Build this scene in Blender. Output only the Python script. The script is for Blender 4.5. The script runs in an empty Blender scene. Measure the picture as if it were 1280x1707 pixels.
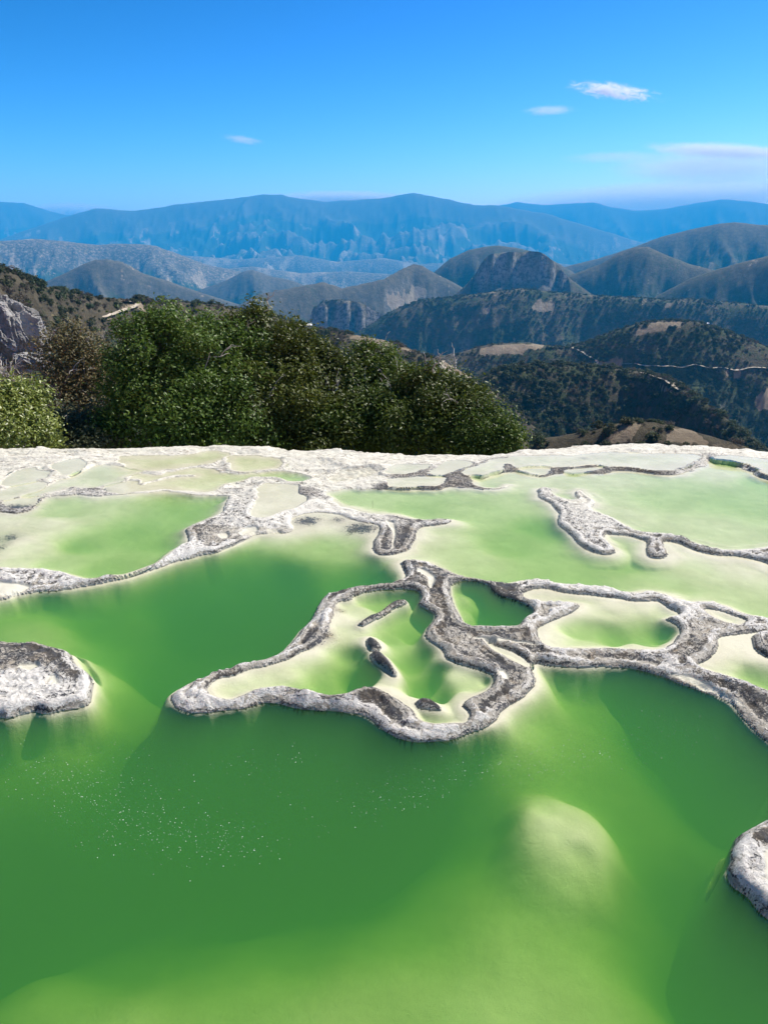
import bpy, bmesh, math, random
import numpy as np
from mathutils import Vector
from mathutils.geometry import tessellate_polygon

scene = bpy.context.scene
col = scene.collection
rad = math.radians

# ------------------------------------------------------------------ camera
CAM_H, FPX, PITCH = 4.0, 1282.0, rad(18.68)
cam_data = bpy.data.cameras.new('camera')
cam = bpy.data.objects.new('camera', cam_data)
col.objects.link(cam)
cam.location = (0, 0, CAM_H)
cam.rotation_euler = (math.pi / 2 - PITCH, 0, 0)
cam_data.sensor_fit = 'VERTICAL'
cam_data.sensor_height = 36.0
cam_data.lens = 36.0 * FPX / 1707.0
cam_data.clip_start = 0.05
cam_data.clip_end = 120000
scene.camera = cam

# ------------------------------------------------------------------ sky, sun, exposure
SUN_AZ, SUN_EL = rad(54), rad(50)          # clockwise from +Y (the viewing direction)
world = bpy.data.worlds.new('World')
scene.world = world
world.use_nodes = True
wn, wl = world.node_tree.nodes, world.node_tree.links
wn.clear()
w_out = wn.new('ShaderNodeOutputWorld')
w_bg = wn.new('ShaderNodeBackground')
w_sky = wn.new('ShaderNodeTexSky')
w_sky.sky_type = 'NISHITA'
w_sky.sun_disc = False
w_sky.sun_elevation = SUN_EL
w_sky.sun_rotation = SUN_AZ
w_sky.altitude = 1700
w_sky.air_density = 1.0
w_sky.dust_density = 0.15
w_sky.ozone_density = 4.0
w_scl = wn.new('ShaderNodeVectorMath')        # the photograph's contrasty, deep azure rendering of the whole sky
w_scl.operation = 'SCALE'
w_scl.inputs['Scale'].default_value = 0.15
wl.new(w_sky.outputs[0], w_scl.inputs[0])
w_sep = wn.new('ShaderNodeSeparateXYZ')
w_com = wn.new('ShaderNodeCombineXYZ')
wl.new(w_scl.outputs[0], w_sep.inputs[0])
for ch, (gam, mul) in enumerate(((3.4, 19.0), (2.3, 7.0), (2.3, 6.0))):
    w_p = wn.new('ShaderNodeMath')
    w_p.operation = 'POWER'
    wl.new(w_sep.outputs[ch], w_p.inputs[0])
    w_p.inputs[1].default_value = gam
    w_m = wn.new('ShaderNodeMath')
    w_m.operation = 'MULTIPLY'
    wl.new(w_p.outputs[0], w_m.inputs[0])
    w_m.inputs[1].default_value = mul
    wl.new(w_m.outputs[0], w_com.inputs[ch])
wl.new(w_com.outputs[0], w_bg.inputs['Color'])
w_bg.inputs['Strength'].default_value = 0.125
wl.new(w_bg.outputs[0], w_out.inputs['Surface'])

sun_data = bpy.data.lights.new('sun', 'SUN')
sun_data.energy = 5.0
sun_data.angle = rad(0.53)
sun_data.color = (1.0, 0.93, 0.84)
sun = bpy.data.objects.new('sun', sun_data)
col.objects.link(sun)
SUN_V = Vector((math.sin(SUN_AZ) * math.cos(SUN_EL), math.cos(SUN_AZ) * math.cos(SUN_EL), math.sin(SUN_EL)))
sun.rotation_euler = SUN_V.to_track_quat('Z', 'Y').to_euler()
sun.location = (20, 10, 40)

scene.view_settings.view_transform = 'Standard'
scene.view_settings.look = 'None'
scene.view_settings.exposure = 0.85
scene.view_settings.gamma = 1.0
scene.view_settings.use_curve_mapping = False
cy = scene.cycles
cy.max_bounces = 8
cy.diffuse_bounces = 3
cy.glossy_bounces = 2
cy.transmission_bounces = 2
cy.transparent_max_bounces = 16
cy.volume_bounces = 4
cy.use_denoising = True
cy.caustics_reflective = False
cy.caustics_refractive = False

# ------------------------------------------------------------------ helpers
rng = np.random.default_rng(7)
SP, CP = math.sin(PITCH), math.cos(PITCH)

def pdir(px, py):
    """direction of the ray that the photograph's pixel shows"""
    u = (np.asarray(px, float) - 640.0) / FPX
    v = (np.asarray(py, float) - 853.5) / FPX
    return u, CP - v * SP, -SP - v * CP

def on_plane(px, py, z):
    dx, dy, dz = pdir(px, py)
    t = (z - CAM_H) / dz
    return dx * t, dy * t

def at_range(px, py, R):
    dx, dy, dz = pdir(px, py)
    t = R / np.hypot(dx, dy)
    return dx * t, dy * t, CAM_H + dz * t

def to_pixel(x, y, z):
    zz = z - CAM_H
    f = y * CP - zz * SP
    upc = y * SP + zz * CP
    return 640 + FPX * x / f, 853.5 - FPX * upc / f

def _hash(ix, iy, seed):
    h = (ix.astype(np.int64) * 374761393 + iy.astype(np.int64) * 668265263 + seed * 982451653) & 0xFFFFFFFF
    h = ((h ^ (h >> 13)) * 1274126177) & 0xFFFFFFFF
    h = h ^ (h >> 16)
    return (h & 0xFFFFFF).astype(np.float32) / np.float32(0x7FFFFF) - np.float32(1.0)

def vnoise(x, y, seed=0):
    xf, yf = np.floor(x), np.floor(y)
    fx, fy = (x - xf).astype(np.float32), (y - yf).astype(np.float32)
    ix, iy = xf.astype(np.int64), yf.astype(np.int64)
    ux = fx * fx * fx * (fx * (fx * 6 - 15) + 10)
    uy = fy * fy * fy * (fy * (fy * 6 - 15) + 10)
    a, b = _hash(ix, iy, seed), _hash(ix + 1, iy, seed)
    c, d = _hash(ix, iy + 1, seed), _hash(ix + 1, iy + 1, seed)
    return (a + (b - a) * ux) * (1 - uy) + (c + (d - c) * ux) * uy

def fbm(x, y, seed=0, octv=4, gain=0.5):
    s, amp, tot = 0.0, 1.0, 0.0
    for o in range(octv):
        s = s + amp * vnoise(x + 17.3 * o, y - 9.1 * o, seed + o)
        tot += amp
        amp *= gain
        x, y = x * 2.03, y * 2.03
    return s / tot

def ridged(x, y, seed=0, octv=4, gain=0.5):
    """0 on the ridge lines, towards 1 in the valleys"""
    s, amp, tot = 0.0, 1.0, 0.0
    for o in range(octv):
        s = s + amp * np.abs(vnoise(x + 31.7 * o, y + 5.3 * o, seed + o))
        tot += amp
        amp *= gain
        x, y = x * 2.1, y * 2.1
    return s / tot

def sstep(a, b, x):
    t = np.clip((x - a) / (b - a), 0, 1)
    return t * t * (3 - 2 * t)

def seg_dist(x, y, poly, closed=True):
    """distance to a polyline and, for a closed one, whether the point lies inside"""
    n = len(poly)
    d2 = np.full(x.shape, 1e12, np.float32)
    ins = np.zeros(x.shape, bool)
    for i in range(n if closed else n - 1):
        ax, ay = poly[i]
        bx, by = poly[(i + 1) % n]
        ex, ey = bx - ax, by - ay
        L2 = ex * ex + ey * ey + 1e-12
        px, py = x - ax, y - ay
        t = np.clip((px * ex + py * ey) / L2, 0, 1)
        qx, qy = px - t * ex, py - t * ey
        np.minimum(d2, qx * qx + qy * qy, out=d2)
        if closed:
            c = (ay > y) != (by > y)
            if c.any():
                ins ^= c & (px < ex * (y - ay) / (ey if ey != 0 else 1e-12))
    return np.sqrt(d2), ins

def smooth_poly(pts, closed=True, sub=4):
    """Catmull-Rom through the points"""
    P = np.array(pts, float)
    n = len(P)
    out = []
    for i in range(n if closed else n - 1):
        p0, p1 = P[(i - 1) % n], P[i]
        p2, p3 = P[(i + 1) % n], P[(i + 2) % n]
        if not closed:
            p0 = P[max(i - 1, 0)]
            p3 = P[min(i + 2, n - 1)]
        for k in range(sub):
            t = k / sub
            out.append(0.5 * ((2 * p1) + (p2 - p0) * t + (2 * p0 - 5 * p1 + 4 * p2 - p3) * t * t + (3 * p1 - p0 - 3 * p2 + p3) * t ** 3))
    if not closed:
        out.append(P[-1])
    return np.array(out)

def mesh_np(name, V, F, smooth=True):
    """a mesh from numpy vertices and equal-sized faces"""
    me = bpy.data.meshes.new(name)
    V = np.asarray(V, np.float32)
    F = np.asarray(F, np.int32)
    k = F.shape[1]
    me.vertices.add(len(V))
    me.vertices.foreach_set('co', V.ravel())
    me.loops.add(F.size)
    me.loops.foreach_set('vertex_index', F.ravel())
    me.polygons.add(len(F))
    me.polygons.foreach_set('loop_start', np.arange(0, F.size, k, dtype=np.int32))
    if smooth:
        me.polygons.foreach_set('use_smooth', np.ones(len(F), bool))
    me.update(calc_edges=True)
    return me

def add_attr(me, name, values):
    a = me.attributes.new(name, 'FLOAT', 'POINT')
    a.data.foreach_set('value', np.asarray(values, np.float32))

def link(name, me, mat=None, parent=None, **props):
    o = bpy.data.objects.new(name, me)
    col.objects.link(o)
    if mat is not None and me is not None and len(me.materials) == 0:
        me.materials.append(mat)
    if parent is not None:
        o.parent = parent
    for k, v in props.items():
        o[k] = v
    return o

# ------------------------------------------------------------------ materials
class NT:
    """small wrapper to write node trees briefly"""
    def __init__(self, name):
        self.m = bpy.data.materials.new(name)
        self.m.use_nodes = True
        self.t = self.m.node_tree
        self.t.nodes.clear()
        self.out = self.t.nodes.new('ShaderNodeOutputMaterial')
    def n(self, typ, **kw):
        nd = self.t.nodes.new(typ)
        for k, v in kw.items():
            setattr(nd, k, v)
        return nd
    def l(self, a, b):
        self.t.links.new(a, b)
    def set(self, sock, v):
        if hasattr(v, 'is_output') or isinstance(v, bpy.types.NodeSocket):
            self.l(v, sock)
        else:
            sock.default_value = v
    def math(self, op, a, b=0.0, c=None, clamp=False):
        nd = self.n('ShaderNodeMath', operation=op, use_clamp=clamp)
        self.set(nd.inputs[0], a)
        self.set(nd.inputs[1], b)
        if c is not None:
            self.set(nd.inputs[2], c)
        return nd.outputs[0]
    def mix(self, f, a, b):
        nd = self.n('ShaderNodeMix', data_type='RGBA')
        self.set(nd.inputs[0], f)
        self.set(nd.inputs[6], a if not isinstance(a, tuple) else (*a, 1))
        self.set(nd.inputs[7], b if not isinstance(b, tuple) else (*b, 1))
        return nd.outputs[2]
    def ramp(self, f, a, b):
        nd = self.n('ShaderNodeMapRange', interpolation_type='SMOOTHSTEP')
        self.set(nd.inputs[0], f)
        self.set(nd.inputs[1], a)
        self.set(nd.inputs[2], b)
        return nd.outputs[0]
    def noise(self, scale, detail=5, rough=0.6, vec=None, dist=0.0):
        nd = self.n('ShaderNodeTexNoise')
        nd.inputs['Scale'].default_value = scale
        nd.inputs['Detail'].default_value = detail
        nd.inputs['Roughness'].default_value = rough
        nd.inputs['Distortion'].default_value = dist
        if vec is not None:
            self.l(vec, nd.inputs['Vector'])
        return nd.outputs[0]
    def attr(self, name, typ='GEOMETRY'):
        nd = self.n('ShaderNodeAttribute', attribute_name=name, attribute_type=typ)
        return nd.outputs['Fac']
    def pos(self):
        return self.n('ShaderNodeNewGeometry').outputs['Position']
    def bsdf(self, color, rough=0.8, spec=0.3, normal=None):
        b = self.n('ShaderNodeBsdfPrincipled')
        self.set(b.inputs['Base Color'], color if not isinstance(color, tuple) else (*color, 1))
        self.set(b.inputs['Roughness'], rough)
        b.inputs['Specular IOR Level'].default_value = spec
        if normal is not None:
            self.l(normal, b.inputs['Normal'])
        return b
    def bump(self, h, strength, dist):
        b = self.n('ShaderNodeBump')
        b.inputs['Strength'].default_value = strength
        b.inputs['Distance'].default_value = dist
        self.l(h, b.inputs['Height'])
        return b.outputs[0]

def mat_travertine():
    t = NT('travertine')
    p = t.pos()
    dark, salt, cream, dist, flat = t.attr('dark'), t.attr('salt'), t.attr('cream'), t.attr('dist'), t.attr('flat')
    n1 = t.noise(5.0, 6, 0.65, p, 0.6)
    n2 = t.noise(12.0, 7, 0.72, p, 1.2)
    n3 = t.noise(1.7, 4, 0.6, p)
    n4 = t.noise(38.0, 5, 0.75, p, 0.5)
    sub = lambda a, k: t.math('MULTIPLY', t.math('SUBTRACT', a, 0.5), k)
    # growth bands that follow the shore: dark foot, white lip, dark mottled inner band
    dw = t.math('ADD', dist, t.math('ADD', sub(n1, 0.10), sub(n2, 0.06)))
    lipw = t.math('MULTIPLY', t.ramp(dw, 0.025, 0.045), t.math('SUBTRACT', 1.0, t.ramp(dw, 0.095, 0.12)))
    inner = t.math('MULTIPLY', t.ramp(dw, 0.10, 0.12), t.math('SUBTRACT', 1.0, t.ramp(dw, 0.17, 0.20)))
    near = t.math('SUBTRACT', 1.0, flat)
    tan = t.mix(t.ramp(n2, 0.38, 0.62), (0.30, 0.275, 0.23), (0.56, 0.53, 0.465))
    tan = t.mix(t.math('MULTIPLY', t.ramp(n1, 0.54, 0.72), 0.8), tan, (0.30, 0.225, 0.14))
    sal = t.math('ADD', salt, t.math('ADD', t.math('ADD', sub(n2, 1.4), sub(n4, 0.9)), sub(n1, 0.9)))
    sal = t.math('ADD', sal, t.math('MULTIPLY', t.math('MULTIPLY', lipw, near), t.math('MULTIPLY', salt, 0.25)))
    sal = t.math('ADD', sal, 0.05)
    white = t.mix(t.ramp(n4, 0.3, 0.7), (0.54, 0.52, 0.475), (0.74, 0.72, 0.675))
    c = t.mix(t.ramp(sal, 0.42, 0.52), tan, white)
    crm = t.mix(t.ramp(n3, 0.35, 0.65), (0.47, 0.455, 0.365), (0.55, 0.535, 0.445))
    crm = t.mix(t.math('MULTIPLY', t.math('MULTIPLY', t.ramp(n1, 0.42, 0.68), flat), 0.75), crm, t.mix(t.ramp(n2, 0.4, 0.6), (0.34, 0.31, 0.25), (0.48, 0.45, 0.38)))
    c = t.mix(cream, c, crm)
    # thin veins on the far flats
    vm = t.n('ShaderNodeMapping')
    vm.inputs['Scale'].default_value = (0.45, 1.25, 0.0)
    t.l(p, vm.inputs['Vector'])
    cn = t.noise(1.0, 5, 0.55, vm.outputs[0], 0.8)
    saw = t.math('ABSOLUTE', t.math('SUBTRACT', t.math('FRACT', t.math('MULTIPLY', cn, 15.0)), 0.5))
    vein = t.math('MULTIPLY', t.math('SUBTRACT', 1.0, t.ramp(saw, 0.02, 0.10)), flat)
    vein = t.math('MULTIPLY', vein, t.ramp(n1, 0.30, 0.50))
    c = t.mix(t.math('MULTIPLY', vein, 0.85), c, t.mix(t.ramp(n2, 0.4, 0.6), (0.12, 0.12, 0.13), (0.34, 0.29, 0.2)))
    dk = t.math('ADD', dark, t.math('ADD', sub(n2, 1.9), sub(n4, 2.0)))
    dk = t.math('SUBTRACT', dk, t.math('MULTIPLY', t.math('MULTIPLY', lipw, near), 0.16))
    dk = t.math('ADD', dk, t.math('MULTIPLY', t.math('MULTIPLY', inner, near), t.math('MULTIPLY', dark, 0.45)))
    # growth lines parallel to the shore
    gl = t.ramp(t.math('SINE', t.math('MULTIPLY', dw, 105.0)), 0.72, 0.97)
    gl = t.math('MULTIPLY', t.math('MULTIPLY', gl, near), t.math('MULTIPLY', t.ramp(n3, 0.35, 0.6), t.math('SUBTRACT', 1.0, cream)))
    dk = t.math('ADD', dk, t.math('MULTIPLY', gl, 0.4))
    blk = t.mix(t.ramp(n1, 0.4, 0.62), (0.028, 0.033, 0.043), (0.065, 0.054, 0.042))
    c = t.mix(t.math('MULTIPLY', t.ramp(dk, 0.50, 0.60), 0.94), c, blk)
    h = t.math('ADD', t.math('MULTIPLY', n2, 1.0), t.math('MULTIPLY', n4, 0.6))
    rough_on = t.math('SUBTRACT', 1.0, t.math('MULTIPLY', cream, 0.85))
    b = t.bsdf(c, 0.75, 0.3, t.bump(t.math('MULTIPLY', h, rough_on), 1.0, 0.035))
    t.l(b.outputs[0], t.out.inputs['Surface'])
    return t.m

def mat_water():
    t = NT('turbid_water')
    p = t.pos()
    nrm = t.bump(t.noise(7.0, 5, 0.6, p), 0.12, 0.02)
    fr = t.n('ShaderNodeFresnel')
    fr.inputs['IOR'].default_value = 1.2
    t.l(nrm, fr.inputs['Normal'])
    tr = t.n('ShaderNodeBsdfTransparent')
    gl = t.n('ShaderNodeBsdfGlossy')
    gl.inputs['Roughness'].default_value = 0.06
    t.l(nrm, gl.inputs['Normal'])
    mx = t.n('ShaderNodeMixShader')
    t.l(fr.outputs[0], mx.inputs[0])
    t.l(tr.outputs[0], mx.inputs[1])
    t.l(gl.outputs[0], mx.inputs[2])
    t.l(mx.outputs[0], t.out.inputs['Surface'])
    ab = t.n('ShaderNodeVolumeAbsorption')
    ab.inputs['Color'].default_value = (0.40, 0.69, 0.08, 1)
    ab.inputs['Density'].default_value = 3.6
    sc = t.n('ShaderNodeVolumeScatter')
    sc.inputs['Color'].default_value = (0.36, 0.97, 0.56, 1)
    sc.inputs['Density'].default_value = 0.9
    ad = t.n('ShaderNodeAddShader')
    t.l(ab.outputs[0], ad.inputs[0])
    t.l(sc.outputs[0], ad.inputs[1])
    t.l(ad.outputs[0], t.out.inputs['Volume'])
    return t.m

def mat_terrain():
    t = NT('scrub_ground')
    p = t.pos()
    bare, green, rock = t.attr('bare'), t.attr('green'), t.attr('rock')
    n_a = t.noise(0.05, 6, 0.65, p)
    n_b = t.noise(0.30, 6, 0.75, p)
    n_m = t.noise(0.085, 9, 0.78, p, 0.3)
    n_s = t.noise(0.009, 9, 0.70, p)
    sub = lambda a, k: t.math('MULTIPLY', t.math('SUBTRACT', a, 0.5), k)
    dry = t.mix(t.ramp(n_a, 0.35, 0.65), (0.078, 0.068, 0.044), (0.140, 0.120, 0.078))
    dry = t.mix(t.ramp(n_b, 0.45, 0.65), dry, (0.06, 0.055, 0.04))
    gr = t.mix(t.ramp(n_m, 0.38, 0.62), (0.016, 0.030, 0.014), (0.062, 0.078, 0.034))
    gm = t.math('ADD', green, t.math('ADD', sub(n_s, 1.6), sub(n_m, 2.4)))
    c = t.mix(t.ramp(gm, 0.35, 0.65), dry, gr)
    rk = t.mix(t.ramp(n_m, 0.40, 0.60), (0.07, 0.068, 0.062), (0.30, 0.28, 0.25))
    c = t.mix(rock, c, rk)
    tan = t.mix(t.ramp(n_a, 0.3, 0.7), (0.21, 0.165, 0.11), (0.33, 0.275, 0.195))
    bm = t.math('ADD', bare, t.math('ADD', sub(n_a, 0.7), sub(n_m, 1.1)))
    c = t.mix(t.ramp(bm, 0.42, 0.62), c, tan)
    hh = t.math('ADD', t.math('MULTIPLY', n_m, 3.5), t.math('MULTIPLY', n_b, 0.8))
    b = t.bsdf(c, 0.95, 0.1, t.bump(hh, 0.9, 1.6))
    t.l(b.outputs[0], t.out.inputs['Surface'])
    return t.m

def mat_leaf(name, c0, c1, c2, rough=0.42, spec=0.5):
    t = NT(name)
    r = t.attr('shade')
    rnd = t.n('ShaderNodeObjectInfo').outputs['Random']
    c = t.mix(t.ramp(r, 0.0, 0.6), c0, c1)
    c = t.mix(t.ramp(r, 0.72, 1.0), c, c2)
    hs = t.n('ShaderNodeHueSaturation')
    t.l(c, hs.inputs['Color'])
    t.l(t.math('ADD', t.math('MULTIPLY', rnd, 0.5), 0.75), hs.inputs['Value'])
    t.l(t.math('ADD', t.math('MULTIPLY', rnd, 0.05), 0.47), hs.inputs['Hue'])
    b = t.bsdf(hs.outputs[0], rough, spec)
    tl = t.n('ShaderNodeBsdfTranslucent')
    t.l(hs.outputs[0], tl.inputs['Color'])
    mx = t.n('ShaderNodeMixShader')
    mx.inputs[0].default_value = 0.3
    t.l(b.outputs[0], mx.inputs[1])
    t.l(tl.outputs[0], mx.inputs[2])
    t.l(mx.outputs[0], t.out.inputs['Surface'])
    return t.m

def mat_plain(name, c0, c1, scale, rough=0.85, bump=0.4, dist=0.02, spec=0.2):
    t = NT(name)
    p = t.pos()
    n = t.noise(scale, 6, 0.65, p)
    b = t.bsdf(t.mix(t.ramp(n, 0.35, 0.65), c0, c1), rough, spec, t.bump(n, bump, dist))
    t.l(b.outputs[0], t.out.inputs['Surface'])
    return t.m

M_ROCK = mat_travertine()
M_WATER = mat_water()
M_LAND = mat_terrain()
M_LEAF_DARK = mat_leaf('glossy_leaf', (0.030, 0.055, 0.012), (0.080, 0.130, 0.020), (0.18, 0.23, 0.040), 0.45, 0.2)
M_LEAF_LIME = mat_leaf('yellow_green_leaf', (0.095, 0.115, 0.028), (0.19, 0.215, 0.045), (0.29, 0.28, 0.06))
M_LEAF_GREY = mat_leaf('grey_green_leaf', (0.05, 0.06, 0.03), (0.10, 0.115, 0.06), (0.15, 0.15, 0.085), 0.6, 0.3)
M_LEAF_BROWN = mat_leaf('dry_leaf', (0.09, 0.09, 0.035), (0.19, 0.18, 0.07), (0.34, 0.24, 0.085), 0.6, 0.3)
M_SCRUB = mat_leaf('scrub_leaf', (0.030, 0.044, 0.018), (0.066, 0.082, 0.032), (0.105, 0.112, 0.05), 0.7, 0.2)
M_SCRUB_DRY = mat_leaf('dry_scrub_twig', (0.07, 0.06, 0.045), (0.12, 0.10, 0.075), (0.17, 0.14, 0.10), 0.8, 0.1)
M_BARK = mat_plain('bark', (0.09, 0.075, 0.06), (0.17, 0.15, 0.125), 14, 0.9, 0.6, 0.02)
M_PALE_BARK = mat_plain('pale_bark', (0.30, 0.28, 0.25), (0.46, 0.44, 0.40), 14, 0.8, 0.4, 0.01)
M_DIRT = mat_plain('pale_dirt', (0.30, 0.26, 0.20), (0.44, 0.39, 0.31), 0.4, 0.95, 0.3, 0.1)
M_STONE = mat_plain('grey_outcrop', (0.11, 0.11, 0.105), (0.34, 0.335, 0.32), 0.55, 0.9, 0.9, 0.5)
M_BUBBLE = mat_plain('bubble_film', (0.75, 0.82, 0.72), (0.85, 0.9, 0.82), 30, 0.25, 0.0, 0.001, 0.6)
M_WALL = mat_plain('house_wall', (0.62, 0.60, 0.55), (0.72, 0.70, 0.66), 1.0)
M_TIN = mat_plain('pale_roof', (0.70, 0.70, 0.70), (0.80, 0.80, 0.80), 1.0, 0.5)

# ------------------------------------------------------------------ the travertine terrace
# Shorelines of the pools as seen in the photograph (pixels), laid onto the level of each pool.
OUT = 'w'      # marks a vertex given in metres
MAIN = [(-150,1025),(0,1000),(30,992),(60,987),(100,984),(140,978),(170,973),(200,966),(230,958),(260,948),(290,938),(318,930),
 (338,924),(362,920),(382,912),(402,904),(420,893),(437,890),(460,889),(480,888),(491,881),(486,870),(490,862),(505,857),(525,854),
 (545,855),(565,857),(582,864),(607,871),(629,875),(631,886),(624,900),(621,914),(631,924),(650,925),(672,921),(686,913),(691,898),
 (696,884),(705,878),(735,875),(749,872),(752,867),(745,862),(730,859),(705,860),(680,857),(660,853),(637,851),(617,850),(602,847),
 (585,842),(567,839),(558,834),(551,827),(546,822),(562,818),(590,815),(640,814),(665,816),(715,817),(745,812),(780,814),(815,815),
 (837,813),(846,809),(838,806),(815,806),(792,804),(783,800),(800,794),(825,789),(852,787),(875,791),(900,794),(922,791),(947,788),
 (975,789),(1000,789),(1040,785),(1080,789),(1110,792),(1140,789),(1160,783),(1173,776),(1178,769),(1188,771),(1210,772),(1232,775),
 (1245,782),(1257,791),(1280,799),(1330,815),(1420,845),(1420,1075),(1340,1040),(1280,1023),(1239,1014),(1204,1002),(1177,998),
 (1146,997),(1115,985),(1087,979),(1060,982),(1032,979),(991,971),(943,966),(898,961),(874,962),(850,966),(820,965),(790,959),
 (760,951),(735,944),(715,935),(700,930),(680,930),(668,936),(671,945),(677,954),(676,962),(660,966),(635,969),(605,970),(582,974),
 (561,981),(543,988),(533,1005),(525,1022),(513,1039),(491,1061),(474,1078),(454,1088),(421,1096),(384,1105),(353,1117),(317,1131),
 (294,1146),(285,1161),(291,1177),(311,1186),(345,1191),(364,1187),(407,1180),(435,1173),(460,1173),(482,1178),(505,1184),(533,1186),
 (561,1186),(587,1189),(603,1192),(617,1200),(632,1213),(652,1226),(688,1238),(719,1238),(750,1233),(776,1222),(807,1214),(827,1199),
 (840,1182),(872,1163),(888,1148),(892,1132),(885,1114),(893,1106),(909,1108),(943,1112),(977,1112),(1019,1112),(1060,1115),
 (1098,1126),(1129,1139),(1163,1150),(1197,1162),(1222,1177),(1236,1194),(1259,1217),(1280,1237),(1330,1275),(1420,1330),
 (OUT,9.0,5.2),(OUT,9.0,-3.0),(OUT,-9.0,-3.0),(OUT,-9.0,8.0)]
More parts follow.
